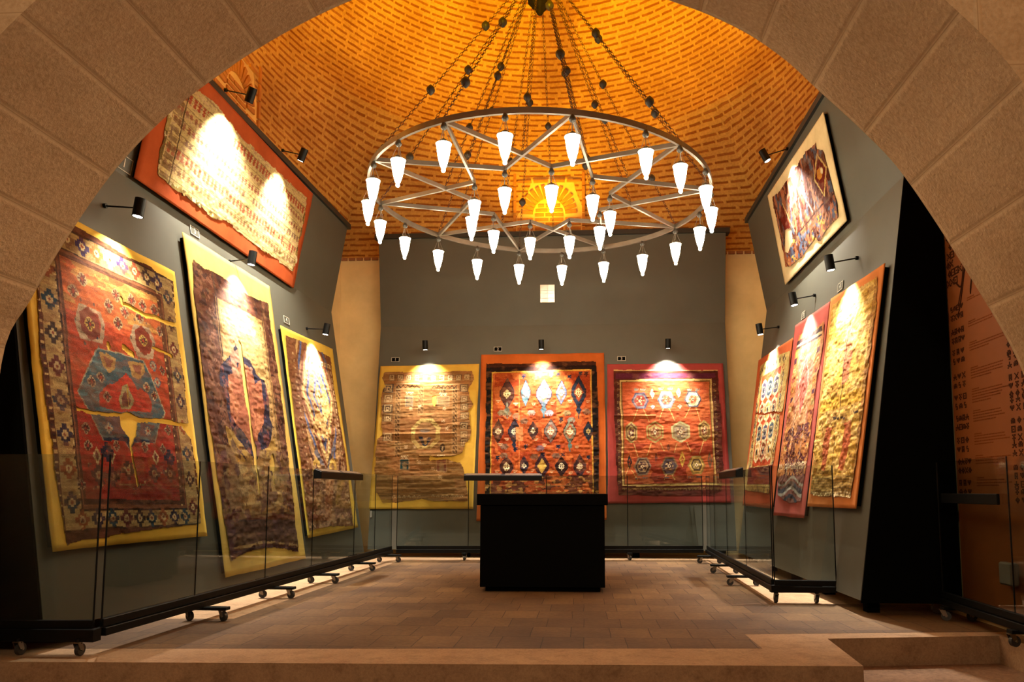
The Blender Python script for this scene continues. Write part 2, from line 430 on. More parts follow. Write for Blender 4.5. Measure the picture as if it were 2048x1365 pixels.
# entrance room in front of the arch
wall('wall_entry_left', (-7, 3.06), (-7, -4), FZ, 5.2, -.2, 'limestone'); wall('wall_entry_right', (6.2, -4), (6.2, 3.06), FZ, 5.2, -.2, 'limestone')
wall('wall_entry_back', (6.2, -4), (-7, -4), FZ, 5.2, .2, 'limestone')
m = MB(); m.box((-7.2, -4.2, 5.2), (6.4, 3.06, 5.4)); struct(m.obj('ceiling.001', M['limestone']))

# ------------------------------------------------------------------ folded display walls
def panel(name, pts, near, label, cap_x=None):
    """pts: outline (far,near) pairs from bottom, crease, top"""
    root = empty(name, near, label, 'partition')
    (b0, b1), (c0, c1), (t0, t1) = [[Vector(q) for q in pr] for pr in pts]
    out = (c0-t0); out.z = 0; out.normalize()        # direction towards the wall
    th = out*.04
    for nm, (p0, p1), (q0, q1) in (('lower_leaf', (b0, b1), (c0, c1)), ('upper_leaf', (c0, c1), (t0, t1))):
        m = MB(); m.hexa([p0, p1, p1+th, p0+th, q0, q1, q1+th, q0+th]); rel(m.obj(nm, 'paint'), root)
    m = MB(); u = Vector((0, 0, .035)); e = (t0-t1).normalized()*.06
    a, b = t0-out*.035+e, t1-out*.035-e
    m.hexa([a, b, b+out*.20, a+out*.20, a+u*2.2, b+u*2.2, b+out*.20+u*2.2, a+out*.20+u*2.2]); rel(m.obj('top_ledge', 'ledge'), root)
    return root, out
sl = .03
lx = lambda x, y: x+sl*(y-10.7)
pts = [[(lx(-3.20, y), y, .12) for y in (10.7, 4.54)], [(lx(-3.78, y), y, 3.70) for y in (10.7, 4.54)], [(lx(-3.57, y), y, 5.0) for y in (10.7, 4.54)]]
PANL, _ = panel('display_partition', pts, (-3.6, 7.5, 0), 'long dark grey-green folded display partition along the left wall')
pts = [[(2.24, y, .12) for y in (10.9, 6.2)], [(2.74, y, 3.68) for y in (10.9, 6.2)], [(2.5, y, 5.05) for y in (10.9, 6.2)]]
PANR, _ = panel('display_partition', pts, (2.5, 8.5, 0), 'dark grey-green folded display partition along the right wall with black end')
m = MB(); m.add([(2.24, 6.19, .10), (3.04, 6.19, .10), (3.04, 6.19, 5.05), (2.5, 6.19, 5.05), (2.74, 6.19, 3.68)]+[(2.27, 6.22, .10), (3.04, 6.22, .10), (3.04, 6.22, 5.05), (2.53, 6.22, 5.05), (2.77, 6.22, 3.68)],
      [(0, 1, 2, 3, 4), (9, 8, 7, 6, 5), (0, 4, 9, 5), (4, 3, 8, 9), (3, 2, 7, 8), (2, 1, 6, 7), (1, 0, 5, 6)])
tag(rel(m.obj('end_cap', 'edge'), PANR), 'matt black end board facing the arch')
ln_ = [(lx(-3.20, 4.5), .10), (-4.04, .10), (-4.04, 5.0), (lx(-3.57, 4.5), 5.0), (lx(-3.78, 4.5), 3.70)]
m = MB(); m.add([(x, 4.52, z) for x, z in ln_]+[(x, 4.54, z) for x, z in ln_], [(0, 1, 2, 3, 4), (9, 8, 7, 6, 5)]+[(i, (i+1) % 5, 5+(i+1) % 5, 5+i) for i in range(5)])
tag(rel(m.obj('end_cap', 'edge'), PANL), 'matt black end board facing the arch')
m = MB(); m.tube((2.9, 6.3, .05), (2.9, 6.34, .05), .045); rel(m.obj('foot_wheel', 'steel'), PANR)
pts = [[(x, 11.22, .12) for x in (-3.30, 2.28)], [(x, 11.70, 3.69) for x in (-3.30, 2.28)], [(x, 11.47, 5.09) for x in (-3.30, 2.28)]]
PANB, _ = panel('display_partition', pts, (-.5, 11.4, 0), 'dark grey-green folded display partition across the back wall')
for r_, (x0, y0, x1, y1) in ((PANL, (lx(-3.2, 4.9), 4.9, lx(-3.2, 10.5), 10.5)), (PANR, (2.3, 6.4, 2.3, 10.7)), (PANB, (-3.1, 11.3, 2.1, 11.3))):
    for k in range(5):
        m = MB(); f = k/4; x, y = x0+(x1-x0)*f, y0+(y1-y0)*f; sx = (-.1 if r_ is PANL else .1 if r_ is PANR else 0); sy = .1 if r_ is PANB else 0
        m.cbox((x+sx, y+sy, .06), (.1, .1, .124)); rel(m.obj('foot_block', 'edge'), r_)
# ------------------------------------------------------------------ glass barriers on castors
def castor(root, p, ang, par):
    """wheel touching the floor at p, par = outrigger part"""
    x, y = p; d = Vector((cos(ang), sin(ang), 0)); sd = Vector((-sin(ang), cos(ang), 0)); c = Vector((x, y, .037))
    m = MB(); m.tube(c-sd*.012, c+sd*.012, .036, n=16)
    wv = m.obj('wheel', 'rubber', smooth=False); wv.parent = par
    m = MB()
    for s_ in (-1, 1): m.hexa([c+sd*s_*.014-d*.02, c+sd*s_*.018-d*.02, c+sd*s_*.018+d*.012, c+sd*s_*.014+d*.012]+[c+Vector((0, 0, .045))+sd*s_*.014-d*.045, c+Vector((0, 0, .045))+sd*s_*.018-d*.045, c+Vector((0, 0, .045))+sd*s_*.018-d*.005, c+Vector((0, 0, .045))+sd*s_*.014-d*.005])
    m.cbox((x-d.x*.025, y-d.y*.025, .084), (.04, .04, .006)); m.tube(c-sd*.02, c+sd*.02, .008, n=8)
    f = m.obj('fork', 'steel'); f.parent = par
def part(m, name, mat, root, **k): return rel(m.obj(name, mat, **k), root)
GZ0, GZ1 = .20, 1.235
def barrier(a, b, posts, feet, side, label, group=None, foot_len=.34, short=False, gz1=GZ1):
    a, b = Vector((*a, 0)), Vector((*b, 0)); d = (b-a).normalized(); L = (b-a).length; sd = Vector((-d.y, d.x, 0))*side
    mid = (a+b)/2
    root = empty('glass_barrier', mid, label, 'barrier', group)
    Z = lambda v, z: Vector((v.x, v.y, z))
    m = MB(); m.bar(Z(a, .182), Z(b, .182), .03, .05); m.bar(Z(a, .128), Z(b, .128), .065, .05)
    part(m, 'base_rail', 'blackmetal', root, bevel=.003)
    ts = [0]+posts+[L]
    for i in range(len(ts)-1):
        p, q = a+d*(ts[i]+.006), a+d*(ts[i+1]-.006)
        m = MB(); m.bar(Z(p, (GZ0+gz1)/2), Z(q, (GZ0+gz1)/2), .010, gz1-GZ0)
        part(m, 'glass_pane', 'glass', root)
    for t_ in ts:
        p = a+d*t_; m = MB(); m.tube(Z(p, GZ0-.01), Z(p, gz1), .0055, n=8)
        part(m, 'edge_strip', 'blackmetal', root)
    for t_ in feet:
        p = a+d*t_; q0 = p-sd*(.12 if foot_len > .3 else .075); q1 = p+sd*(foot_len-.12)
        m = MB(); m.bar(Z(q0, .097), Z(q1, .097), .07, .024)
        f = part(m, 'outrigger', 'blackmetal', root, bevel=.003)
        for s_, q in ((1, q1-sd*.035), (-1, q0+sd*.03)):
            ang = atan2(sd.y, sd.x)+random.uniform(-.5, .5)
            castor(root, (q.x+d.x*.0, q.y), ang, f)
    return root, a, d, sd
# left run, its short return, back run, right run, its return, and the run in front of the banner
xa = lambda y: -3.01+.037*(y-4.52)
barrier((xa(4.53), 4.53), (-2.80, 10.70), [1.04, 2.2, 3.27, 4.58, 5.4], [1.14, 2.36, 3.49, 4.76, 5.92], -1, 'long glass barrier on castors in front of the left rugs', 'glass barriers')
barrier((-3.80, 4.44), (-3.035, 4.49), [], [], 1, 'short glass return panel at the near left corner beside the arch', 'glass barriers')
m0 = bpy.data.objects['glass_barrier.001']
for x in (-3.46, -3.08):
    m = MB(); m.tube((x, 4.43, .075), (x, 4.43, .104), .02, n=8); fo = part(m, 'outrigger', 'blackmetal', m0); castor(m0, (x, 4.445), pi/2, fo)
m = MB(); m.box((-3.8, 4.42, .085), (-2.985, 4.495, .158)); part(m, 'base_rail', 'blackmetal', m0)
barrier((-2.74, 10.78), (1.76, 11.06), [1.05, 2.2, 3.4], [1.0, 2.45, 3.42], -1, 'glass barrier on castors across the back behind the black display case', 'glass barriers', foot_len=.22)
barrier((1.72, 6.90), (1.82, 11.04), [1.22, 2.41, 3.4], [1.17, 2.36, 3.61], 1, 'glass barrier on castors in front of the right rugs', 'glass barriers')
r4, *_ = barrier((1.72, 6.84), (2.255, 6.81), [], [], 1, 'short glass return pane between right barrier and black panel end', 'glass barriers')
m = MB(); m.box((1.68, 6.80, .098), (2.13, 6.88, .158)); part(m, 'base_rail', 'blackmetal', r4)
for x in (1.73, 2.09):
    m = MB(); m.tube((x, 6.84, .075), (x, 6.84, .10), .02, n=8); fo = part(m, 'outrigger', 'blackmetal', r4); castor(r4, (x, 6.855), pi/2, fo)
barrier((2.865, 6.14), (2.80, 4.30), [1.06], [.15, 1.12], 1, 'glass barrier on castors in front of the orange text banner', 'glass barriers', foot_len=.3)

def caption_rail(a, b, side, label, dp=.09):
    a, b = Vector(a), Vector(b); d = (b-a).normalized(); sd = Vector((-d.y, d.x, 0))*side
    root = empty('caption_rail', (a+b)/2, label, 'caption rail', 'caption rails on the glass barriers')
    m = MB(); f0 = sd*dp; Zc = Vector((0, 0, 1))
    # tapered box: vertical front face towards the visitors, sloping top
    m.hexa([a+f0-Zc*.075, b+f0-Zc*.075, b+sd*.009-Zc*.075, a+sd*.009-Zc*.075, a+f0, b+f0, b+sd*.009+Zc*(.03 if dp > .05 else 0), a+sd*.009+Zc*(.03 if dp > .05 else 0)])
    part(m, 'tray', 'blackmetal', root, bevel=.004)
    L = (b-a).length; n = max(1, int(L/.45)) if dp > .05 else 0
    nrm = Vector((0, 0, .004)); p0 = f0+nrm; p1 = sd*.015+Zc*.026+nrm
    for i in range(n):
        s0 = a+d*(L*(i+.05)/n); s1 = a+d*(L*(i+.95)/n)
        m = MB(); m.hexa([s0+p0*.9, s1+p0*.9, s1+p1, s0+p1]+[q+Vector((0, 0, .003)) for q in (s0+p0*.9, s1+p0*.9, s1+p1, s0+p1)])
        part(m, 'caption_card', 'cream_rail', root)
    return root
caption_rail((xa(7.76), 7.76, 1.215), (xa(9.10), 9.10, 1.215), -1, 'black caption rail clipped on the left glass barrier')
caption_rail((1.750, 8.12, 1.235), (1.775, 9.25, 1.235), 1, 'black caption rail clipped on the right glass barrier')
caption_rail((-1.755, 10.83, 1.235), (-.61, 10.91, 1.235), -1, 'black caption rail with small cards behind the black display case')
caption_rail((2.85, 6.0, .985), (2.825, 5.16, .985), -1, 'black caption rail on the barrier before the orange banner', .03)

# ------------------------------------------------------------------ black display case in the middle
case = empty('display_case', (-.42, 7.9, 0), 'black display case standing alone on the tiled floor', 'display case')
m = MB(); m.box((-1.075, 7.43, .862), (.247, 8.33, .977)); part(m, 'top_slab', 'black', case, bevel=.004)
m = MB(); m.box((-1.042, 7.46, .045), (.214, 8.30, .862)); part(m, 'body', 'black', case, bevel=.004)
m = MB(); m.box((-.99, 7.50, 0), (.165, 8.26, .05)); part(m, 'plinth', 'edge', case)

# ------------------------------------------------------------------ chandelier
RX, RY, RZ, RR, PH, DR, TX, RI = -.456, 7.75, 4.211, 1.824, -.4176, .4708, -.0225, .7625
ch = empty('chandelier', (RX, RY, RZ), 'large ring chandelier with star frame and thirty glowing glass lamps', 'chandelier')
def rp(k, r=RR, dz=0, n=20):
    t = PH+2*pi*k/n; x, y = r*sin(t), -r*cos(t); return Vector((RX+x, RY+y, RZ+TX*x+dz))
m = MB(); N = 120; hw, hh = .013, .027
vs = []
for i in range(N):
    for (dr, dz) in ((-hw, -hh), (hw, -hh), (hw, hh), (-hw, hh)): vs.append(rp(i, RR+dr, dz, N))
m.add(vs, [(i*4+j, i*4+(j+1) % 4, ((i+1) % N)*4+(j+1) % 4, ((i+1) % N)*4+j) for i in range(N) for j in range(4)])
part(m, 'ring', 'ring', ch)
for k in range(10):
    for s_ in (-1, 1):
        m = MB(); m.bar(rp(2*k, RR-.02), rp(2*(k+s_), RI), .024, .042); part(m, 'star_bar', 'ring', ch)
hub = Vector((RX, RY, 6.30))
m = MB(); m.lathe([(.0, 0), (.03, .02), (.05, .06), (.14, .17), (.155, .30), (.15, .75), (.12, .80), (.12, 1.0), (.04, 1.05), (.03, 1.1)], hub, 6); part(m, 'hub', 'hub', ch)
m = MB(); m.tube(hub+Vector((0, 0, 1.1)), (RX, RY, 10.43), .018); part(m, 'suspension_rod', 'chain', ch)
def chain_mesh(a, b, step=.042):
    a, b = Vector(a), Vector(b); L = (b-a).length; d = (b-a)/L; n = int(L/step); m = MB()
    x = d.orthogonal().normalized(); y = d.cross(x)
    for i in range(n):
        c = a+d*(i+.5)*L/n
        m.torus(c, .013, .0035, ax=(x if i % 2 else y), ux=d, n=8, m=4, sx=1.75)
    return m
def bead(c, r=.045, name='chain_bead'):
    m = MB(); m.lathe([(.008, -r*1.25), (.018, -r*1.05), (r*.6, -r*.8), (r*.92, -r*.4), (r, 0), (r*.92, r*.4), (r*.6, r*.8), (.018, r*1.05), (.008, r*1.25)], c, 12)
    return part(m, name, 'bead', ch, smooth=True)
cr_r = None
for k in range(10):
    # outer chain to a ring vertex
    t = PH+2*pi*k/10; st = hub+Vector((.15*sin(t), -.15*cos(t), .42)); e = rp(2*k, RR, .03)
    part(chain_mesh(st, e), 'chain', 'chain', ch)
    for f in ((.30, .66) if k % 2 else (.40, .80)): bead(st.lerp(e, f))
    # inner chain to the crossing of two bars
    t2 = t+pi/10; st = hub+Vector((.13*sin(t2), -.13*cos(t2), .36)); 
    A, B, C_, D = rp(2*k), rp(2*k+2, RI), rp(2*k+2), rp(2*k, RI)
    # intersection of bar V_k->I_(k+1) and V_(k+1)->I_k lies on the bisector
    mA = (A+C_)/2; mB = (B+D)/2; wA = (A-C_).length; wB = (B-D).length; e = mA.lerp(mB, wA/(wA+wB))+Vector((0, 0, .03))
    part(chain_mesh(st, e), 'chain', 'chain', ch)
    bead(st.lerp(e, .55 if k % 2 else .72), .04)
# lamps
def lamp_parts():
    g = MB(); g.lathe([(.0, -.276), (.012, -.274), (.018, -.264), (.018, -.252), (.014, -.243), (.022, -.232), (.032, -.205), (.046, -.15), (.056, -.09), (.061, -.045), (.066, -.03), (.069, -.022), (.05, -.018), (.0, -.016)], (0, 0, 0), 20)
    rim = MB(); rim.torus((0, 0, -.020), .068, .004, n=24, m=6)
    cap = MB(); cap.lathe([(.05, -.018), (.045, .0), (.02, .02), (.006, .03)], (0, 0, 0), 14)
    wires = MB()
    for i in range(3):
        t = 2*pi*i/3+.4; wires.tube((.066*cos(t), .066*sin(t), -.02), (.012*cos(t), .012*sin(t), .115), .0022, n=5)
    wires.tube((0, 0, .02), (0, 0, .12), .0035, n=6)
    bd = MB(); bd.lathe([(.004, .105), (.02, .112), (.030, .125), (.031, .137), (.022, .158), (.010, .182), (.004, .192)], (0, 0, 0), 10)
    co = MB(); co.tube((0, 0, .19), (0, 0, .206), .004, n=6)
    cd = MB(); cd.torus((0, 0, .198), .012, .003, ax=(0, 1, 0), n=10, m=5)
    return g, rim, cap, wires, bd, cd
g, rim, cap, wires, bd, cd = lamp_parts()
L0 = g.obj('glass_lamp', 'lampglass', smooth=True)
K0 = [rim.obj('rim', 'ring'), cap.obj('cap', 'bead', smooth=True), wires.obj('hanging_wires', 'ring'), bd.obj('drop_bead', 'bead', smooth=True), cd.obj('hook', 'chain')]
first = True
for i in range(30):
    top = rp(i) if i < 20 else rp(2*(i-20), RI)
    if i == 3: top = rp(3.22)
    if first: o = L0; kids = K0; first = False
    else:
        o = L0.copy(); COL.objects.link(o); kids = []
        for c in K0: c2 = c.copy(); COL.objects.link(c2); kids.append(c2)
    o.parent = ch; o.location = top-Vector((RX, RY, RZ))+Vector((0, 0, -DR+.276)); o.rotation_euler = (0, 0, i*.7)
    for c in kids: c.parent = o

# ------------------------------------------------------------------ spotlights
def spotlight(root_p, body_p, aim, label, wall_n, pw=55, size=80, grp='black spotlights on arms'):
    """body_p centre of the can; aim = point the beam hits"""
    bp = Vector(body_p); rp_ = Vector(root_p); ax = (Vector(aim)-bp).normalized()
    root = empty('spotlight', rp_, label, 'spotlight', grp)
    m = MB(); m.tube(bp-ax*.078, bp+ax*.060, .043, n=24, caps=True); part(m, 'lamp_body', 'blackmetal', root)
    m = MB(); m.tube(bp+ax*.060, bp+ax*.068, .043, .043, n=24); m.torus(bp+ax*.07, .041, .004, ax=ax, n=24, m=6); part(m, 'bezel', 'blackmetal', root)
    m = MB(); m.tube(bp+ax*.0685, bp+ax*.071, .035, n=24); tag(part(m, 'lens', 'lens', root), 'glowing white lens')
    side = (rp_-bp); m = MB(); m.tube(rp_, bp+side.normalized()*.04, .007, n=8); part(m, 'arm', 'blackmetal', root)
    wn = Vector(wall_n); m = MB(); m.tube(rp_-wn*.004, rp_+wn*.022, .020, n=16); part(m, 'wall_mount', 'blackmetal', root)
    ld = bpy.data.lights.new('spot_beam', 'SPOT'); ld.energy = pw*9; ld.color = (1, .93, .80); ld.spot_size = radians(size); ld.spot_blend = 1.0; ld.spot_size = radians(min(100, size+22)); ld.shadow_soft_size = .025
    lo = bpy.data.objects.new('spot_beam', ld); COL.objects.link(lo); lo.location = bp+ax*.085
    lo.rotation_euler = ax.to_track_quat('-Z', 'Y').to_euler(); rel(lo, root)
    return root
LN, RN = (1, 0, 0), (-1, 0, 0)
spotlight((-3.871, 5.572, 3.311), (-3.575, 5.572, 3.285), (-3.69, 5.53, 2.2), 'black spotlight over the large red rug on left wall', LN, 34)
spotlight((-3.85, 7.616, 3.50), (-3.585, 7.616, 3.53), (-3.70, 7.6, 2.6), 'black spotlight over the tall brown medallion rug on left wall', LN, 105)
spotlight((-3.738, 9.603, 3.20), (-3.455, 9.603, 3.185), (-3.60, 9.58, 2.3), 'black spotlight over the narrow rug nearest the back, left wall', LN, 75)
spotlight((2.668, 7.102, 3.257), (2.40, 7.102, 3.21), (2.53, 7.1, 2.3), 'black spotlight over the golden shaggy rug on right wall', RN, 75)
spotlight((2.668, 8.42, 3.244), (2.42, 8.42, 3.20), (2.53, 8.36, 2.4), 'black spotlight over the narrow pink-bordered rug on right wall', RN, 65)
spotlight((2.668, 9.995, 3.23), (2.41, 9.995, 3.20), (2.52, 9.98, 2.4), 'black spotlight over the orange rug nearest the back, right wall', RN, 75)
spotlight((-3.60, 6.909, 5.05), (-3.33, 6.909, 4.985), (-3.63, 7.1, 4.35), 'left spotlight of two above the orange-bordered flatweave', LN, 125, 75)
spotlight((-3.56, 8.236, 5.05), (-3.31, 8.236, 4.985), (-3.60, 8.35, 4.35), 'right spotlight of two above the orange-bordered flatweave', LN, 80, 62)
spotlight((2.46, 8.589, 5.08), (2.19, 8.589, 5.0), (2.50, 8.55, 4.35), 'black spotlight above the cream-backed fragment on upper right wall', RN, 110, 70)
spotlight((-2.52, 11.63, 3.36), (-2.49, 11.37, 3.31), (-2.46, 11.50, 2.3), 'black spotlight over the yellow-backed brown rug on back wall', (0, -1, 0), 55, 80)
spotlight((-.655, 11.63, 3.36), (-.645, 11.37, 3.30), (-.64, 11.50, 2.3), 'black spotlight over the orange-backed rug with lozenges on back wall', (0, -1, 0), 80, 80)
spotlight((1.34, 11.63, 3.35), (1.335, 11.40, 3.30), (1.33, 11.52, 2.4), 'black spotlight over the red-backed hexagon rug on back wall', (0, -1, 0), 85, 84)

# ------------------------------------------------------------------ number plates
def text_mesh(s, size):
    cu = bpy.data.curves.new('digit', 'FONT'); cu.body = s; cu.size = size; cu.align_x = 'CENTER'; cu.align_y = 'CENTER'; cu.extrude = .002
    o = bpy.data.objects.new('digit_tmp', cu); COL.objects.link(o)
    dg = bpy.context.evaluated_depsgraph_get(); me = bpy.data.meshes.new_from_object(o.evaluated_get(dg)); bpy.data.objects.remove(o); return me
def plate(p, n, s, label, wd=.13, ht=.075):
    n = Vector(n).normalized(); up = Vector((0, 0, 1)); x = up.cross(n).normalized(); y = n.cross(x)
    R = Matrix((x, y, n)).transposed().to_4x4(); p = Vector(p)+n*.004
    root = empty('number_plate', p, label, 'number plate', 'number plates above the rugs')
    root.matrix_world = Matrix.Translation(p) @ R
    b = MB(); b.cbox((0, 0, 0), (wd, ht, .005)); o = b.obj('backing', 'edge' if n.y < -.5 else 'paint'); o.parent = root
    b = MB(); t_ = .006
    for q in ((0, ht/2-t_/2, wd, t_), (0, -ht/2+t_/2, wd, t_), (-wd/2+t_/2, 0, t_, ht), (wd/2-t_/2, 0, t_, ht)): b.cbox((q[0], q[1], .0035), (q[2], q[3], .004))
    o = b.obj('border', 'platefr'); o.parent = root
    me = text_mesh(s, ht*.85); me.materials.append(M['platefr']); o = bpy.data.objects.new('digit', me); COL.objects.link(o); o.parent = root; o.location = (0, 0, .004)
nL, nLU, nR, nB = (.987, -.03, .16), (.987, -.03, -.156), (-.99, 0, .139), (0, -.991, .133)
plate((-3.912, 5.85, 3.80), nLU, '1', 'small plate numbered 1 below the orange-bordered flatweave', .20, .13)
plate((-3.875, 6.944, 3.59), nL, '3', 'small plate numbered 3 above the tall brown medallion rug', .16, .09)
plate((-3.745, 8.952, 3.161), nL, '4', 'small plate numbered 4 above the narrow rug, left wall', .16, .09)
plate((-3.028, 11.625, 3.131), nB, '1', 'small plate numbered 1 above the yellow-backed rug')
plate((-1.361, 11.646, 3.289), nB, '2', 'small plate numbered 2 above the orange-backed rug, back wall')
plate((.621, 11.622, 3.11), nB, '3', 'small plate numbered 3 above the red-backed hexagon rug')
plate((2.657, 7.55, 3.10), nR, '4', 'small plate numbered 4 above the golden shaggy rug', .15, .09)
plate((2.658, 8.827, 3.11), nR, '3', 'small plate above the narrow pink-bordered rug, right wall', .13, .09)

# small square cover high on the back panel
root = empty('vent_cover', (-.559, 11.60, 4.185), 'small cream square cover with cross bars high on back panel', 'vent cover')
nu = Vector((0, -.986, -.163)); x = Vector((1, 0, 0)); y = Vector((0, -.163, .986)); Rm = Matrix((x, y, nu)).transposed().to_4x4(); root.matrix_world = Matrix.Translation((-.559, 11.612, 4.185)) @ Rm
b = MB(); b.cbox((0, 0, .005), (.235, .285, .012)); o = b.obj('cover', simple('cream_gloss_tile', '#c9b99a', .15, spec=.8), bevel=.003); o.parent = root
b = MB()
for q in ((0, 0, .006, .28), (0, -.075, .23, .006), (0, .05, .23, .005), (0, .0, .23, .003)): b.cbox((q[0], q[1], .013), (q[2], q[3], .006))
o = b.obj('cross_bars', 'white'); o.parent = root
# little pale tag hanging under the yellow rug
b = MB(); b.cbox((-3.27, 11.262, .655), (.028, .004, .10)); o = b.obj('label_tag', 'white'); tag(o, 'tiny pale tag under the lower left corner of yellow-backed rug', 'tag')
o = MB(); o.cbox((3.005, 5.45, .42), (.06, .16, .16)); ob_ = o.obj('junction_box', simple('dusty_plastic', '#6f675b', .6), bevel=.012); tag(ob_, 'pale box low on the orange banner behind the glass', 'box')
# ------------------------------------------------------------------ rugs: knot-by-knot colour painted on real cloth meshes
def vn(x, y, seed=0):
    """smooth value noise in 0..1"""
    rs = np.random.RandomState(seed); T = rs.rand(128, 128)
    xi = np.floor(x).astype(int); yi = np.floor(y).astype(int); fx = x-xi; fy = y-yi
    fx = fx*fx*(3-2*fx); fy = fy*fy*(3-2*fy); a = T[yi % 128, xi % 128]; b = T[yi % 128, (xi+1) % 128]
    c = T[(yi+1) % 128, xi % 128]; d = T[(yi+1) % 128, (xi+1) % 128]
    return (a*(1-fx)+b*fx)*(1-fy)+(c*(1-fx)+d*fx)*fy
def fbm(x, y, seed=0): return (vn(x, y, seed)*.55+vn(x*2.1, y*2.1, seed+1)*.28+vn(x*4.3, y*4.3, seed+2)*.17)
class Rug:
    def __init__(s, corners, nrm, ref, kn=.0125, res=.0075, seed=1):
        s.c = [Vector(q) for q in corners]; s.n = Vector(nrm); s.seed = seed
        TL, TR, BR, BL = s.c; s.w = ((TR-TL).length+(BR-BL).length)/2; s.h = ((BL-TL).length+(BR-TR).length)/2
        s.nu = int(s.w/res); s.nv = int(s.h/res)
        s.U, s.V = np.meshgrid(np.linspace(0, 1, s.nu), np.linspace(0, 1, s.nv))
        s.X = s.U*s.w; s.Y = s.V*s.h
        # a knot grid, a little wandering like hand weaving
        jx = (fbm(s.X*2.2, s.Y*2.2, seed+50)-.5)*.03; jy = (fbm(s.X*2.2, s.Y*2.2, seed+60)-.5)*.03
        s.kx = (np.floor((s.X+jx)/kn)+.5)*kn; s.ky = (np.floor((s.Y+jy)/kn)+.5)*kn
        s.u, s.v = s.kx/s.w, s.ky/s.h
        # reference drawing -> rug coordinates (homography)
        src = [(0, 0), (1, 0), (1, 1), (0, 1)]; A = []; B = []
        for (a, b), (x, y) in zip(src, ref):
            A += [[a, b, 1, 0, 0, 0, -a*x, -b*x], [0, 0, 0, a, b, 1, -a*y, -b*y]]; B += [x, y]
        H = np.append(np.linalg.solve(np.array(A, float), np.array(B, float)), 1).reshape(3, 3)
        s.Hi = np.linalg.inv(H)
        q = H[2, 0]*s.u+H[2, 1]*s.v+1
        s.rx = (H[0, 0]*s.u+H[0, 1]*s.v+H[0, 2])/q; s.ry = (H[1, 0]*s.u+H[1, 1]*s.v+H[1, 2])/q
        s.img = np.zeros(s.U.shape+(3,)); s.mask = np.ones(s.U.shape, bool); s.dz = np.zeros(s.U.shape)
        s.rk = np.random.RandomState(seed).rand(400, 700)[(s.kx/kn).astype(int) % 400, (s.ky/kn).astype(int) % 700]
    def m(s, x, y):          # reference point -> metres on the rug
        v = s.Hi @ np.array([x, y, 1.]); return v[0]/v[2]*s.w, v[1]/v[2]*s.h
    def fill(s, mk, col, a=1.):
        c = np.array(lin(col)); s.img[mk] = s.img[mk]*(1-a)+c*a
    def poly(s, pts, ref=True, sc=1, o=(0, 0), rag=0, rs=3.):
        X, Y = (s.rx, s.ry) if ref else (s.kx, s.ky)
        if rag:
            sx = (s.rx.max()-s.rx.min())/s.w if ref else 1
            X = X+(fbm(s.X*7*rs/3, s.Y*7*rs/3, s.seed+5)-.5)*rag*sx; Y = Y+(fbm(s.X*7*rs/3+9, s.Y*7*rs/3, s.seed+8)-.5)*rag*sx
        P = [(o[0]+a*sc, o[1]+b*sc) for a, b in pts]; r = np.zeros(X.shape, bool)
        for i in range(len(P)):
            (x1, y1), (x2, y2) = P[i], P[i-1]
            if y1 == y2: continue
            r ^= ((y1 > Y) != (y2 > Y)) & (X < (x2-x1)*(Y-y1)/(y2-y1)+x1)
        return r
    def dia(s, x, y, a, b): return np.abs(s.kx-x)/a+np.abs(s.ky-y)/b < 1
    def hexa(s, x, y, a, b, k=.5):     # points at left/right
        dx, dy = np.abs(s.kx-x)/a, np.abs(s.ky-y)/b; return (dy < 1) & (dx+dy*k < 1)
    def hexv(s, x, y, a, b, k=.5):
        dx, dy = np.abs(s.kx-x)/a, np.abs(s.ky-y)/b; return (dx < 1) & (dy+dx*k < 1)
    def rect(s, x0, y0, x1, y1): return (s.kx >= x0) & (s.kx < x1) & (s.ky >= y0) & (s.ky < y1)
    def ell(s, x, y, a, b): return ((s.kx-x)/a)**2+((s.ky-y)/b)**2 < 1
    def line(s, pts, wd, ref=True):
        r = np.zeros(s.U.shape, bool); P = [s.m(*p) for p in pts] if ref else pts
        for (x1, y1), (x2, y2) in zip(P[:-1], P[1:]):
            L2 = (x2-x1)**2+(y2-y1)**2+1e-9; t = np.clip(((s.kx-x1)*(x2-x1)+(s.ky-y1)*(y2-y1))/L2, 0, 1)
            r |= (s.kx-x1-t*(x2-x1))**2+(s.ky-y1-t*(y2-y1))**2 < wd*wd
        return r
    def ros(s, x, y, r, c1, c2, c3=None):      # eight-petalled rosette
        dx, dy = np.abs(s.kx-x), np.abs(s.ky-y)
        o = (dx+dy < r*1.15) & (np.maximum(dx, dy) < r*.95); s.fill(o, c1)
        p = ((np.minimum(dx, dy) < r*.16) & (np.maximum(dx, dy) < r*.8)) | ((np.abs(dx-dy) < r*.16) & (np.maximum(dx, dy) < r*.58)); s.fill(p, c2)
        if c3: s.fill(dx+dy < r*.3, c3)
    def star(s, x, y, r, c1, c2, c3):          # hooked eight-pointed star of the borders
        dx, dy = np.abs(s.kx-x), np.abs(s.ky-y)
        s.fill(((dx < r*.3) & (dy < r)) | ((dy < r*.3) & (dx < r)) | (np.maximum(dx, dy) < r*.62), c1)
        s.fill((np.maximum(dx, dy) < r*.40) & (np.minimum(dx, dy) < r*.22), c2); s.fill(dx+dy < r*.22, c3)
    def stamp(s, rows, x, y, cs, cols):
        n, k = len(rows), len(rows[0]); ix = np.floor((s.kx-x)/cs+k/2).astype(int); iy = np.floor((s.ky-y)/cs+n/2).astype(int)
        ok = (ix >= 0) & (ix < k) & (iy >= 0) & (iy < n)
        T = np.array([[ord(c) for c in r] for r in rows]); v = np.where(ok, T[np.clip(iy, 0, n-1), np.clip(ix, 0, k-1)], 46)
        for ch_, c in cols.items(): s.fill(v == ord(ch_), c)
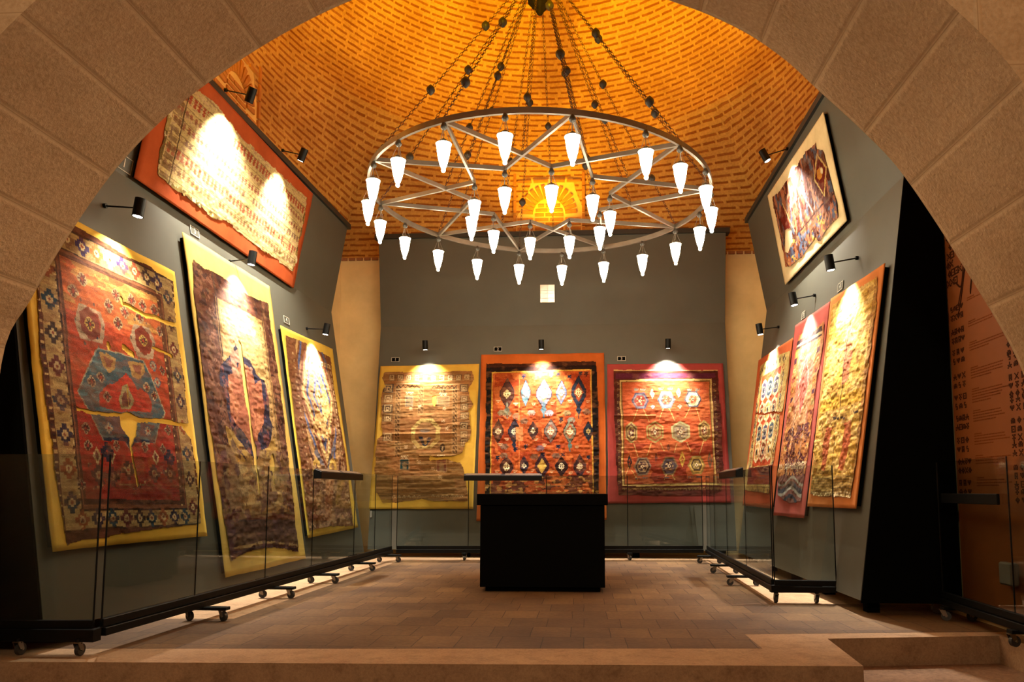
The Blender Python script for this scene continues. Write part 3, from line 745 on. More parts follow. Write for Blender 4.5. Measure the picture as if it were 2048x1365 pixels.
    def age(s, stripe=.25, blot=.25, knot=.25, seed=0, wear='#9a7a48', wa=.0):
        st = vn(s.X*3, s.ky*75, s.seed+seed+11); bl = fbm(s.X*3.2, s.Y*3.2, s.seed+seed+21)
        f = (1-stripe/2+stripe*st)*(1-blot*.6+blot*1.2*bl)*(1-knot/2+knot*s.rk); s.img *= f[..., None]
        if wa:
            wm = np.clip((fbm(s.X*9, s.Y*16, s.seed+31)-.55)*5, 0, 1)*wa; s.img = s.img*(1-wm[..., None])+np.array(lin(wear))*wm[..., None]
    def ripple(s, amp=.008, fx=2.5, fy=14, fine=.002):
        s.dz += (fbm(s.X*fx+3, s.Y*fy, s.seed+41)-.45)*amp*2+(vn(s.X*22, s.Y*30, s.seed+42)-.5)*fine*2
    def pos(s, U, V):
        TL, TR, BR, BL = [np.array(q) for q in s.c]; U = U[..., None]; V = V[..., None]
        return TL*(1-U)*(1-V)+TR*U*(1-V)+BR*U*V+BL*(1-U)*V
    def build(s, name, label, cloth_mat, board=.05, kind='rug', loc=None, side_dark=True, inset=.0):
        ctr = sum(s.c, Vector())/4; root = empty(name, ctr, label, kind, 'antique rugs on the display panels'); n = np.array(s.n)
        # backing cloth, softly buckled along its edges
        a, b = 44, 60; U, V = np.meshgrid(np.linspace(0, 1, a), np.linspace(0, 1, b))
        wob = (fbm(U*s.w*2.5, V*s.h*2.5, s.seed+77)-.5)
        Pw = s.pos(U+np.where((U == 0) | (U == 1), wob*.010, 0), V+np.where((V == 0) | (V == 1), wob*.007, 0))+n*(wob*.005)[..., None]
        vs = Pw.reshape(-1, 3).tolist(); fs = [(j*a+i, j*a+i+1, (j+1)*a+i+1, (j+1)*a+i) for j in range(b-1) for i in range(a-1)]
        k = len(vs); vs += (Pw-n*.008).reshape(-1, 3).tolist(); fs += [tuple(q+k for q in f)[::-1] for f in fs]
        ed = [j*a for j in range(b)][::-1]; loop = list(range(a))+[j*a+a-1 for j in range(1, b)]+[(b-1)*a+i for i in range(a-2, -1, -1)]+[j*a for j in range(b-2, 0, -1)]
        fs += [(loop[i], loop[(i+1) % len(loop)], loop[(i+1) % len(loop)]+k, loop[i]+k) for i in range(len(loop))]
        mm = MB(); mm.add(vs, fs); bk = mm.obj('backing_cloth', cloth_mat, smooth=False); rel(bk, root)
        bk.data.polygons.foreach_set('use_smooth', [True]*len(bk.data.polygons))
        if board:
            TL, TR, BR, BL = s.c; e = .012; q = [TL.lerp(BR, e), TR.lerp(BL, e), BR.lerp(TL, e), BL.lerp(TR, e)]
            m = MB(); m.hexa([p-s.n*(board-.002) for p in q]+[p-s.n*.012 for p in q]); rel(m.obj('mounting_board', 'edge'), root)
        # pile
        P = s.pos(s.U, s.V)+n*(np.maximum(s.dz, -.003)+.007)[..., None]
        idx = np.arange(s.nu*s.nv).reshape(s.nv, s.nu); q = np.stack([idx[:-1, :-1], idx[:-1, 1:], idx[1:, 1:], idx[1:, :-1]], -1)
        mk = s.mask[:-1, :-1] & s.mask[1:, 1:] & s.mask[:-1, 1:] & s.mask[1:, :-1]
        # press the cloth down onto the backing along its torn edges
        q = q[mk]; used = np.unique(q); mp = np.full(s.nu*s.nv, -1); mp[used] = np.arange(len(used)); q = mp[q]
        if np.dot(np.cross(P[0, 1]-P[0, 0], P[1, 0]-P[0, 0]), n) < 0: q = q[:, ::-1]
        me = bpy.data.meshes.new('woven_field'); me.vertices.add(len(used)); me.vertices.foreach_set('co', P.reshape(-1, 3)[used].astype(np.float32).ravel())
        me.loops.add(q.size); me.loops.foreach_set('vertex_index', q.ravel().astype(np.int32)); me.polygons.add(len(q))
        me.polygons.foreach_set('loop_start', np.arange(0, q.size, 4, dtype=np.int32)); me.polygons.foreach_set('loop_total', np.full(len(q), 4, np.int32))
        me.update(calc_edges=True)
        ca = me.color_attributes.new('knots', 'FLOAT_COLOR', 'POINT'); col = np.ones((len(used), 4), np.float32); col[:, :3] = np.clip(s.img.reshape(-1, 3)[used], 0, 1); ca.data.foreach_set('color', col.ravel())
        uvl = me.uv_layers.new(); uvc = np.stack([s.X.ravel()[used], s.Y.ravel()[used]], -1)[q.ravel()].astype(np.float32); uvl.data.foreach_set('uv', uvc.ravel())
        me.polygons.foreach_set('use_smooth', [True]*len(q)); me.materials.append(M['rug']); me.validate()
        o = bpy.data.objects.new('woven_field', me); COL.objects.link(o); rel(o, root); return root

YEL = cloth('yellow_backing_cloth', '#c09a3c'); YEL2 = cloth('straw_backing_cloth', '#c2a252'); YEL3 = cloth('pale_gold_backing_cloth', '#b99a3c')
ORA = cloth('orange_backing_cloth', '#a85420'); RUS = cloth('rust_backing_cloth', '#974520'); RED = cloth('rose_red_backing_cloth', '#8f3a36')
PNK = cloth('dusty_pink_backing_cloth', '#96483f'); TER = cloth('terracotta_backing_cloth', '#a3512b'); ORB = cloth('tan_orange_backing_cloth', '#b06a35'); CRM = cloth('cream_backing_cloth', '#c9b78c')
HOOK = ["22..22", "2.2..2", "222..2", "..2...", "...2..", "2..222", "2..2.2", "22..22"]
ESS = ["1111111", "1.....1", "1.222.1", "1.2.2.1", "1.2..21", "1.222.1", "1111111"]
KEY = ["222222.", "2....2.", "2.22.2.", "2..2.2.", "2222.2.", ".....2.", "222222."]
LOZ = ["....2....", "...222...", "..2.2.2..", ".2222222.", "..2.2.2..", ".22.2.22.", "..22222..", "...2.2...", "....2...."]

# --- B1: brown fragment on yellow cloth
r = Rug([[-3.259, 11.579, 3.018], [-1.658, 11.583, 3.044], [-1.689, 11.273, 0.739], [-3.307, 11.272, 0.73]], (0, -.991, .133), [(125, 52), (1010, 38), (955, 1310), (40, 1310)], seed=3, kn=.0075, res=.0065)
r.mask = r.poly([(160, 105), (300, 112), (640, 100), (950, 95), (975, 190), (915, 250), (925, 340), (960, 390), (912, 460), (930, 560), (948, 640), (930, 715), (885, 740), (865, 820), (770, 850), (640, 862), (590, 852), (570, 850), (572, 885), (735, 880), (835, 905), (868, 950), (885, 1070), (905, 1150), (920, 1190), (905, 1260), (500, 1235), (160, 1265), (100, 1170), (88, 900), (105, 700), (148, 650), (135, 500), (138, 280), (165, 225), (145, 160)], rag=.05)
r.mask &= ~r.poly([(592, 320), (628, 310), (630, 370), (612, 410), (598, 380)], rag=.02)
r.fill(r.V > -1, '#8e6236'); r.fill(r.V > .55, '#866033'); r.fill((fbm(r.X*2, r.Y*3, 5) > .52), '#a06b40', .55)
for i, x in enumerate(range(200, 900, 75)):
    r.fill(r.poly([(x, 130), (x+62, 128), (x+62, 185), (x, 188)]), '#6e5032', .8); r.stamp(KEY, *r.m(x+31, 158), .012, {'2': '#c2a678'})
for i, y in enumerate((250, 340, 425, 505, 680)):
    r.fill(r.poly([(150, y-38), (243, y-38), (243, y+38), (150, y+38)]), ['#4a4744', '#7d5c3b', '#57493a', '#6f5334', '#71563a'][i], .85); r.stamp(ESS, *r.m(197, y), .017, {'1': '#b79a6c', '2': '#c9a97c'})
for i, y in enumerate((250, 350, 420, 500, 590, 665, 735)):
    r.fill(r.poly([(840, y-36), (915, y-36), (915, y+32), (840, y+32)]), ['#4b3a2c', '#6e5033', '#5d4a33', '#73593a'][i % 4], .8); r.stamp(ESS, *r.m(878, y), .014, {'1': '#a88b60', '2': '#bb9c6e'})
for x, y0, y1 in ((285, 245, 840), (795, 250, 830), (487, 250, 470), (690, 250, 300)):
    r.fill(r.poly([(x-28, y0-15), (x+28, y0-15), (x+28, y1), (x-28, y1)]), '#a37d4e', .6)
    y = y0
    while y < y1: r.stamp(HOOK, *r.m(x, y+12), .0105, {'2': '#543a22'}); y += 38
for x0, x1 in ((270, 475), (590, 830)):
    P = [(x, 228 if i % 2 else 248) for i, x in enumerate(range(x0, x1, 20))]; r.fill(r.line(P, .008), '#4c3320')
    r.fill(r.line([(x0, 215), (x1, 213)], .004), '#d0b583'); r.fill(r.line([(x0, 262), (x1, 260)], .004), '#d0b583')
for x, y, w_, h_, c in ((385, 365, 30, 42, '#7b6a58'), (350, 925, 38, 44, '#1f3f42'), (676, 930, 40, 52, '#7b4c38'), (690, 365, 50, 40, '#8a6a48')):
    r.fill(r.poly([(x-w_-6, y-h_-6), (x+w_+6, y-h_-6), (x+w_+6, y+h_+6), (x-w_-6, y+h_+6)]), '#b59a74', .7); r.fill(r.poly([(x-w_, y-h_), (x+w_, y-h_), (x+w_, y+h_), (x-w_, y+h_)]), c)
    r.fill(r.poly([(x-w_*.5, y+h_), (x-w_*.5, y-h_*.3), (x, y-h_*.6), (x+w_*.5, y-h_*.3), (x+w_*.5, y+h_)]), '#8a7350', .8)
    for k in (-18, 18): r.stamp(["22.22", "2.2.2", "..2..", ".222."], *r.m(x+k, y-h_-24), .012, {'2': '#d5b98b'})
mx_, my_ = r.m(535, 652); oct_ = lambda a, b: (np.maximum(np.abs(r.kx-mx_)/a, np.abs(r.ky-my_)/b) < 1) & (np.abs(r.kx-mx_)/a+np.abs(r.ky-my_)/b < 1.42)
r.fill(oct_(.228, .25), '#bfa25f'); r.fill(oct_(.165, .19), '#94683f')
for k in range(10):
    a = k*pi/5; r.stamp(["2.2", ".2.", "2.2"], mx_+.205*cos(a), my_+.225*sin(a), .011, {'2': '#6d5228'})
r.fill(r.poly([(470, 672), (500, 672), (535, 712), (565, 680), (590, 690), (552, 748), (528, 768), (505, 745)]), '#2c3340'); r.fill(r.poly([(515, 700), (540, 690), (545, 740), (530, 750)]), '#b28a50')
r.fill(r.ell(*r.m(530, 625), .08, .03), '#6e6a64', .7); r.fill(r.hexv(*r.m(685, 775), .04, .08, .6), '#3a2d22'); r.fill(r.dia(*r.m(685, 778), .015, .04), '#b89a6c')
for x, y in ((480, 415), (405, 430), (700, 430), (730, 610), (690, 545), (440, 770), (360, 770), (660, 1030), (480, 905), (760, 905), (600, 960)): r.stamp(["2.2.2", ".222.", "22.22", ".222.", "2.2.2"], *r.m(x, y), .012, {'2': '#c7a57a'})
for x in list(range(262, 520, 44))+list(range(600, 890, 42)): r.stamp([".22.", "2..2", "2.22"], *r.m(x, 1203), .013, {'2': '#bfa274'})
for y in (1180, 1228): r.fill(r.line([(180, y), (890, y-4)], .004), '#5b4325')
r.fill((vn(r.X*1.5, r.ky*40, 9) > .62) & (r.V > .64), '#5f4628', .5); r.fill((vn(r.X*1.2, r.ky*60, 19) > .66), '#c0935f', .3)
r.age(.35, .45, .3, wa=.2); r.img *= .82; r.ripple(.011, 2.2, 13, .0025); r.dz += np.exp(-((r.ry-652)/7)**2)*.012*(r.rx > 235)*(r.rx < 790)+np.exp(-((r.ry-850)/8)**2)*.012*(r.rx > 480)
r.build('hanging_rug', 'tattered brown tribal rug on yellow backing, leftmost on the back wall', YEL)

# --- B2: lozenge rug on orange cloth
r = Rug([[-1.622, 11.603, 3.194], [0.343, 11.605, 3.206], [0.358, 11.25, 0.569], [-1.629, 11.248, 0.55]], (0, -.991, .133), [(60, 45), (1182, 22), (1200, 1552), (14, 1560)], seed=9, kn=.0085, res=.0065)
r.mask = r.poly([(105, 122), (400, 128), (760, 105), (1115, 98), (1125, 300), (1135, 900), (1130, 1500), (80, 1505), (95, 900), (100, 400)], rag=.018)
r.fill(r.V > -1, '#3c1f14'); r.fill(r.poly([(105, 165), (1115, 135), (1120, 175), (105, 215)]), '#241410'); r.fill(r.poly([(100, 165), (148, 165), (140, 1500), (88, 1500)]), '#171514'); r.fill(r.poly([(1072, 135), (1118, 135), (1128, 1500), (1085, 1500)]), '#191413')
r.fill(r.poly([(155, 205), (1068, 172), (1085, 1500), (130, 1500)]), '#c59a3d'); r.fill(r.poly([(166, 216), (1058, 184), (1074, 1490), (142, 1490)]), '#a34a20')
r.fill((fbm(r.X*4, r.Y*6, 14) > .56) & (r.rx > 168) & (r.rx < 1056) & (r.ry > 215), '#8a2f16', .7); r.fill((fbm(r.X*7, r.Y*3, 15) > .6) & (r.rx > 168) & (r.rx < 1056) & (r.ry > 215), '#c46c33', .6)
def loz(x, y, a, b, c, c2='#d9c9a4', inner=None, tail=None):
    X, Y = r.m(x, y); A = a/1150*1.97; B = b/1520*2.65
    r.fill(r.dia(X, Y, A*1.12, B*1.1) & (np.abs(r.kx-X) < A*.92), '#2c2228'); r.fill(r.dia(X, Y, A, B) & (np.abs(r.kx-X) < A*.84), c)
    if inner: r.fill(r.dia(X, Y, A*.62, B*.62), inner)
    r.stamp(LOZ, X, Y, A*.13, {'2': c2})
    if tail: r.fill(r.dia(X, Y+B*1.1, A*.35, B*.35), tail); r.fill(r.line([(x, y+b*.6), (x, y+b*1.6)], .012), tail)
for q in ((298, 400, 75, 135, '#4a2c22', '#c8b07a', None, '#6a6a5a'), (465, 392, 52, 118, '#55707a', '#e6dcc0'), (630, 400, 80, 135, '#6d6f80', '#eadfc4', '#b07a60', '#55707c'), (788, 392, 58, 112, '#5a6a84', '#e6dcc0', '#9a5a48'), (948, 385, 78, 150, '#252c3c', '#d9c58c', '#8a3f20', '#252c3c'),
          (213, 740, 55, 105, '#4c3022', '#d8c699', '#6a4432'), (360, 740, 60, 110, '#39303a', '#cbbf9c', None, '#20283a'), (535, 737, 52, 82, '#3c2420', '#e4d6ae'), (695, 738, 66, 105, '#6e625a', '#e0d3ae', '#9a5a44'), (868, 740, 62, 112, '#6c6a56', '#d8cba0', '#8a4a2c', '#50605c'), (1035, 740, 48, 92, '#1c222e', '#d0b878'),
          (288, 1065, 68, 98, '#3c221c', '#e0cfa0', '#4c2c22'), (450, 1055, 46, 84, '#2c2430', '#e6d9b4'), (612, 1062, 70, 112, '#3a2028', '#c9a550', '#c09a48'), (785, 1062, 60, 88, '#2c1a18', '#ece0bc'), (955, 1062, 66, 102, '#33222a', '#e6d8b0', '#5a2c22')): loz(*q)
for x, y, c in ((445, 245, '#22283a'), (600, 225, '#7a5a68'), (697, 225, '#4a3a50'), (755, 228, '#2a2a3c'), (860, 250, '#1f2a3c'), (962, 215, '#2a3038'), (1020, 215, '#40241c'), (465, 885, '#2a3440'), (760, 885, '#22283a'), (205, 985, '#1c2230'), (1035, 985, '#1c2838'), (370, 905, '#161f33'), (785, 640, '#1c2430'), (870, 880, '#4d7370'), (370, 640, '#1d2738'), (800, 960, '#3a2a2c'), (620, 960, '#1d2030')):
    r.stamp(["2.2.2", "22222", ".222.", "22222", "2.2.2", "..2..", "..2.."], *r.m(x, y), .012, {'2': c})
for x, y in ((215, 465), (375, 490), (540, 490), (705, 488), (870, 470), (1035, 465), (200, 1108), (365, 1108), (525, 1105), (700, 1110), (870, 1118), (1035, 1115), (230, 860), (295, 810), (560, 820), (640, 870), (935, 880)):
    r.stamp(["2222222", ".......", ".2.2.2.", "..222.."], *r.m(x, y), .010, {'2': '#c9b084'})
for x, y, c in ((245, 570, '#8a8a6a'), (300, 580, '#77775e'), (380, 600, '#80705a'), (520, 570, '#9a9a90'), (680, 575, '#8b93a0'), (840, 580, '#7a7a52'), (1020, 560, '#5d5a4a'), (450, 650, '#6d6552'), (270, 880, '#6b6658'), (265, 960, '#666050'), (545, 980, '#57503f'), (740, 965, '#565a50'), (880, 640, '#768070'), (600, 900, '#6a6470')):
    r.fill(r.hexa(*r.m(x, y), .07, .045), c, .7); r.stamp(["2.2", "222"], *r.m(x, y+20), .014, {'2': '#6b2c18'})
r.fill((r.ry > 1140) & (fbm(r.X*9, r.Y*14, 33) > .5) & (r.rx > 140) & (r.rx < 1075), '#241c20', .75); r.fill((r.ry > 1150) & (fbm(r.X*12, r.Y*18, 36) > .62), '#b98a4c', .8)
for y in (1240, 1300, 1420): r.fill(r.line([(150, y), (1070, y-8)], .006), '#8e6a3e', .7)
r.fill(r.line([(408, 225), (405, 700), (408, 1130)], .006), '#c8703a'); r.fill(r.poly([(372, 700), (438, 700), (440, 825), (375, 830)], rag=.012), '#c47c4a')
r.age(.3, .45, .45, wa=.18, wear='#c07a48'); r.ripple(.006, 4, 9, .004)
r.build('hanging_rug', 'orange-red rug of dark lozenges on orange backing, middle of the back wall', ORA)

# --- B3: hexagon rug on red cloth
r = Rug([[0.389, 11.579, 3.016], [2.21, 11.579, 3.014], [2.226, 11.287, 0.841], [0.377, 11.283, 0.817]], (0, -.991, .133), [(40, 42), (1097, 30), (1168, 1297), (55, 1312)], seed=17, kn=.008, res=.0065)
r.mask = r.poly([(100, 95), (1048, 88), (1080, 500), (1105, 1000), (1075, 1200), (985, 1240), (150, 1235), (128, 1000), (112, 500)], rag=.015)
r.fill(r.V > -1, '#4a2018'); r.fill(r.poly([(100, 88), (1052, 80), (1052, 98), (100, 106)]), '#c8a468'); r.fill(r.poly([(120, 130), (1020, 118), (1030, 160), (120, 178)]), '#552030')
r.fill(r.poly([(158, 185), (992, 168), (1035, 1140), (182, 1150)]), '#b09458'); r.fill(r.poly([(172, 200), (978, 182), (1020, 1128), (196, 1138)]), '#6b4a26'); r.fill(r.poly([(182, 210), (968, 194), (1010, 1118), (206, 1128)]), '#a04a28')
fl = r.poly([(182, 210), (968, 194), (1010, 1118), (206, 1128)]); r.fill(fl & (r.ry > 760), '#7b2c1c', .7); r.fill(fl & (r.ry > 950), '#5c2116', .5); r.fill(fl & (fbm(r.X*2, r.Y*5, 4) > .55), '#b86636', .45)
for i in range(34):
    for s_ in (0, 1):
        x0, x1 = (135, 160) if s_ == 0 else (1000, 1045); y = 190+i*28; X, Y = r.m(x0+(y-190)*.02+8, y) if s_ == 0 else r.m(1018+(y-190)*.045, y)
        r.stamp(["22.", "2.2", ".22", "2.."], X, Y, .012, {'2': '#7a6040' if i % 2 else '#3c2a20'})
for i in range(30): r.stamp(["222", "2.2", "..2"], *r.m(195+i*27, 1175), .012, {'2': '#7a6038'})
def hx_(x, y, a, b, cs, k=.5, v=False):
    X, Y = r.m(x, y); A = a/1090*1.83; B = b/1270*2.2; f_ = r.hexv if v else r.hexa
    for i, c in enumerate(cs): q = 1-.17*i; r.fill(f_(X, Y, A*q, B*q, k), c)
    for i in range(5):
        t_ = i*2*pi/5; r.stamp(["2.2", ".2.", "2.2"], X+A*.38*cos(t_), Y+B*.38*sin(t_), .009, {'2': '#c9aa78'})
    r.fill(r.dia(X, Y, A*.2, B*.24), '#c9b48c'); r.fill(r.dia(X, Y, A*.1, B*.12), '#3b2430')
for x, y, cs in ((345, 370, ['#4a4458', '#6f6a6e', '#8a3a30', '#7a2c28']), (585, 365, ['#5d6a78', '#cfc8b0', '#56606c', '#a04c38']), (820, 358, ['#4b4a52', '#d6c8a2', '#c8b48c', '#a8583c'])): hx_(x, y, 82, 78, cs)
for x, y, w_, cs in ((262, 660, 55, ['#94834f', '#5c3a2c', '#94834f', '#54302c']), (480, 655, 80, ['#8f7c48', '#8c4a2c', '#8f7c48', '#7c5036']), (712, 655, 82, ['#9a9468', '#7d6a4c', '#80725c', '#6e5a4a']), (925, 645, 56, ['#9a8046', '#6a5030', '#8f7440', '#6d3a28'])): hx_(x, y, w_, 102, cs, .5, True)
for x, y, cs in ((370, 968, ['#6e5c48', '#3a2c2a', '#7a6448', '#3c2a2c']), (612, 968, ['#6c5434', '#3c3438', '#453a3c', '#3c2a2c']), (855, 962, ['#7a6432', '#b0924c', '#4a3a2c', '#7a6838'])): hx_(x, y, 80, 82, cs)
LG = '#b59a5c'
for P in ([(320, 445), (275, 560)], [(370, 445), (425, 560)], [(560, 440), (520, 545)], [(610, 440), (660, 550)], [(795, 435), (752, 525)], [(850, 435), (890, 560)], [(280, 755), (325, 880)], [(445, 755), (405, 870)], [(525, 755), (560, 830)], [(680, 755), (655, 840)], [(765, 750), (805, 840)], [(915, 740), (880, 860)], [(590, 1045), (570, 1090)], [(640, 1045), (665, 1090)], [(245, 960), (210, 1060)], [(270, 1000), (330, 1090)]): r.fill(r.line(P, .005), LG)
for x, y, a, b, c in ((457, 310, .028, .07, '#cfc09a'), (693, 300, .028, .07, '#cfc09a'), (250, 930, .03, .10, '#1f2422'), (727, 905, .035, .11, '#a88a38'), (975, 915, .03, .11, '#5c4a34'), (600, 800, .02, .05, '#5f3826'), (487, 890, .018, .06, '#54342c'), (460, 425, .03, .03, '#7f7a84'), (705, 425, .025, .03, '#c0a890')):
    X, Y = r.m(x, y); r.fill(r.dia(X, Y, a*1.3, b*1.2), c); r.fill(r.dia(X, Y, a*.6, b*.55), '#8a3a24'); r.stamp(["2.2", "222", "2.2"], X, Y, .009, {'2': c})
for x in (310, 375, 540, 620, 790, 860): r.stamp(["2.22.2", "222222", ".2222."], *r.m(x, 268), .013, {'2': '#7e7a68'})
for x in (330, 400, 590, 800, 880): r.stamp(["222222", ".2..2."], *r.m(x, 1075), .013, {'2': '#4d4648'})
r.age(.3, .4, .3, wa=.12, wear='#c08a56'); r.ripple(.009, 3, 12, .0025); r.dz += np.exp(-((r.ry-508)/6)**2)*.012*(r.rx < 490)
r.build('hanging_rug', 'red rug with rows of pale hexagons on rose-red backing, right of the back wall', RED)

# --- LL1: the large red medallion rug, nearest on the left
def A_(pts): return [(60+x/3.9, 430+y/3.9) for x, y in pts]
def B_(pts): return [(70+x/3.792, 760+y/3.792) for x, y in pts]
r = Rug([[-3.805, 4.568, 3.029], [-3.747, 6.422, 3.014], [-3.355, 6.461, 0.603], [-3.413, 4.607, 0.618]], (.987, -.03, .16), [(28.7, 377.1), (350, 545), (415, 1073), (105, 1103)], seed=23, kn=.0075, res=.0065)
r.mask = r.poly(A_([(-60, -60), (320, 65), (520, 185), (700, 290), (950, 420), (1112, 520), (1132, 850), (1190, 1230)])+B_([(1165, 330), (1118, 362), (1178, 450), (1215, 680), (1250, 1090), (1190, 1105), (940, 1130), (700, 1170), (540, 1205), (400, 1215), (235, 1262), (130, 600), (50, 0)])+A_([(62, 900), (48, 500), (-40, 300)]), rag=.025)
r.fill(r.V > -1, '#50270f'); u, v = r.u, r.v
def fr(a, b, c, d, col, al=1): r.fill((u > a) & (u < b) & (v > c) & (v < d), col, al)
fr(.068, .945, .043, .955, '#a08350'); fr(.068, .945, .043, .049, '#33200f'); fr(.068, .945, .95, .955, '#33200f'); fr(.158, .858, .116, .898, '#2f1d10'); fr(.164, .852, .121, .893, '#7a4a2c'); fr(.172, .84, .130, .882, '#4a2a18'); fr(.186, .808, .142, .866, '#9c3a1c')
fi = (u > .186) & (u < .808) & (v > .142) & (v < .866)
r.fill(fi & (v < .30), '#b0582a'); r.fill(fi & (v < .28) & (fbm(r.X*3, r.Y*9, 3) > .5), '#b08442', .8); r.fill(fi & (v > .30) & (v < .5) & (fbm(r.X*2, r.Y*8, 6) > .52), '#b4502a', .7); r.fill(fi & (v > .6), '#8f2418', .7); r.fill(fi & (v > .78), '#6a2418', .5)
SC_ = ['#2e2430', '#8a4a24', '#22343c', '#3a2a20', '#5c2a20', '#28363c']
for i in range(9):                                      # stars up the side borders
    yy = (.10+i*.0965)*r.h; r.star(.113*r.w, yy, .075, SC_[i % 6], '#b39a6c', '#7a3c24'); r.star(.90*r.w, yy+.05, .068, SC_[(i+2) % 6], '#b8a070', '#8a3f20')
for i, x in enumerate(np.linspace(.16, .83, 9)):
    r.star(x*r.w, .080*r.h, .075, ['#2b2638', '#7c5a38', '#3a2c4c', '#c05a24', '#d8cfae', '#33284a', '#9a4428', '#40302c', '#33283c'][i], '#c9b07c', '#8a3f20'); r.star(x*r.w, .923*r.h, .07, SC_[(i*5+1) % 6], '#b09468', '#7a3c24')
for k in range(60):                                      # toothed guard lines
    y = .045+k*.0152; r.fill((np.abs(v-y) < .0035) & (((u > .05) & (u < .064)) | ((u > .150) & (u < .158)) | ((u > .947) & (u < .96)) | ((u > .812) & (u < .822))), '#c0a068' if k % 2 else '#3b2414')
def both(poly_, col, al=1): r.fill(r.poly(poly_), col, al)
both(A_([(372, 690), (545, 760), (575, 850), (560, 1005), (385, 965), (335, 830)]), '#9a8062'); both(A_([(410, 735), (520, 780), (545, 860), (530, 955), (425, 935), (372, 835)]), '#8f3420'); r.fill(r.line(A_([(430, 925), (515, 955)]), .012), '#283040')
both(A_([(800, 855), (920, 885), (968, 1000), (945, 1135), (830, 1105), (770, 960)]), '#9a8062'); both(A_([(835, 900), (910, 920), (942, 1000), (925, 1090), (850, 1070), (808, 970)]), '#8f3420'); r.fill(r.line(A_([(840, 905), (905, 925)]), .010), '#33222a')
for x, y in ((455, 850), (872, 985)):
    X_, Y_ = r.m(*A_([(x, y)])[0]); r.fill(r.hexv(X_, Y_, .10, .13, .5), '#6d2a18'); r.ros(X_, Y_, .055, '#a8863c', '#4a2a1c', '#9a3420')
    for k in range(6): r.fill(r.dia(X_+.15*cos(k*pi/3), Y_+.19*sin(k*pi/3), .014, .018), '#5c4a3c')
MED = A_([(512, 1035), (690, 1070), (880, 1140), (930, 1250), (975, 1365)])+B_([(985, 250), (935, 350), (905, 485), (760, 480), (715, 535), (672, 468), (510, 462), (405, 260), (310, 80)])+A_([(365, 1365)])
both(MED, '#948868'); cxm = sum(p[0] for p in MED)/len(MED); cym = sum(p[1] for p in MED)/len(MED)
both([(cxm+(x-cxm)*.97, cym+(y-cym)*.978) for x, y in MED], '#3f4f52')
r.fill(r.poly(MED) & (fbm(r.X*2, r.Y*10, 44) > .55), '#6a7a74', .35)
both(A_([(740, 1230), (790, 1290), (830, 1365)])+B_([(790, 60), (850, 110), (880, 190), (870, 245), (760, 235), (640, 245), (560, 225), (482, 195), (480, 100), (540, 30)])+A_([(640, 1320), (700, 1270)]), '#a23420')
both(B_([(408, 262), (940, 330), (905, 455), (515, 440)]), '#55564f', .6); both(B_([(520, 280), (640, 270), (700, 420), (560, 420)]), '#6e3c34', .6); both(B_([(790, 320), (900, 345), (870, 430), (790, 420)]), '#6e3c34', .6)
both(B_([(512, 440), (700, 435), (722, 480), (755, 452), (905, 458), (900, 480), (765, 478), (718, 528), (672, 468), (515, 462)]), '#1b2534')
both(A_([(530, 1070), (600, 1080), (665, 1120), (655, 1200), (610, 1228), (565, 1180)]), '#a07a44'); both(A_([(560, 1095), (640, 1130), (625, 1190), (590, 1180)]), '#7d4a34'); both(A_([(755, 1135), (880, 1160), (890, 1230), (840, 1285), (790, 1260)]), '#a07a44'); both(A_([(790, 1160), (865, 1185), (850, 1250), (810, 1225)]), '#7d4a34')
both(B_([(660, 40), (690, 30), (745, 160), (715, 225), (650, 225), (625, 150)]), '#8f8258'); both(B_([(675, 80), (725, 160), (700, 205), (655, 195), (648, 140)]), '#6b3c2c')
ro = lambda P, rr, a='#9c8260', b='#4a2a22': [r.ros(*r.m(*q), rr, a, b, '#8f3420') for q in P]
ro(A_([(395, 505), (662, 625), (605, 708), (785, 672), (877, 715), (966, 752), (732, 760), (847, 805), (680, 845), (325, 595)]), .058, '#a08a60', '#5a3024')
ro(A_([(1000, 912), (1020, 1215), (545, 1265), (475, 1300)])+B_([(375, 370), (395, 500), (835, 55), (895, 120), (540, 125), (1000, 380), (965, 525), (615, 505), (825, 510), (345, 800)]), .045); ro(A_([(950, 1180)])+B_([(555, 365), (850, 390), (915, 20)]), .05, '#4c5660', '#a08a6c')
for x, y in ((465, 582), (577, 575), (910, 590)): r.fill(r.dia(*r.m(*B_([(x, y)])[0]), .045, .07), '#b39a6c'); r.fill(r.dia(*r.m(*B_([(x, y)])[0]), .025, .04), '#5c241c')
for x, y in ((545, 545), (1015, 600), (705, 690), (900, 715), (585, 740), (480, 730), (1020, 710)): r.star(*r.m(*B_([(x, y)])[0]), .075, '#241e2c' if y < 650 else '#4a2c24', '#9a7a54' if y > 650 else '#2c2838', '#8f3420')
for k in range(46):
    X, Y = r.m(*B_([(400+((k*173) % 640), 640+((k*97) % 210))])[0]); r.fill(r.dia(X, Y, .013, .013), ['#a58a5c', '#3c2c2c', '#6e4a3a'][k % 3])
r.mask &= ~(r.line(A_([(705, 650), (712, 690), (760, 710), (830, 755), (900, 795), (960, 800), (1040, 835), (1135, 858)]), .017) | r.line(A_([(950, 1042), (1020, 1062), (1100, 1100)]), .012))
r.mask &= ~r.poly(B_([(308, 212), (400, 235), (520, 240), (560, 248), (650, 255), (700, 238), (765, 278), (860, 290), (980, 300), (1080, 325), (1165, 335), (1165, 355), (1060, 345), (970, 330), (870, 318), (765, 320), (758, 420), (738, 470), (728, 520), (718, 520), (712, 440), (665, 390), (645, 350), (640, 280), (520, 268), (400, 255), (310, 230)]), rag=.02)
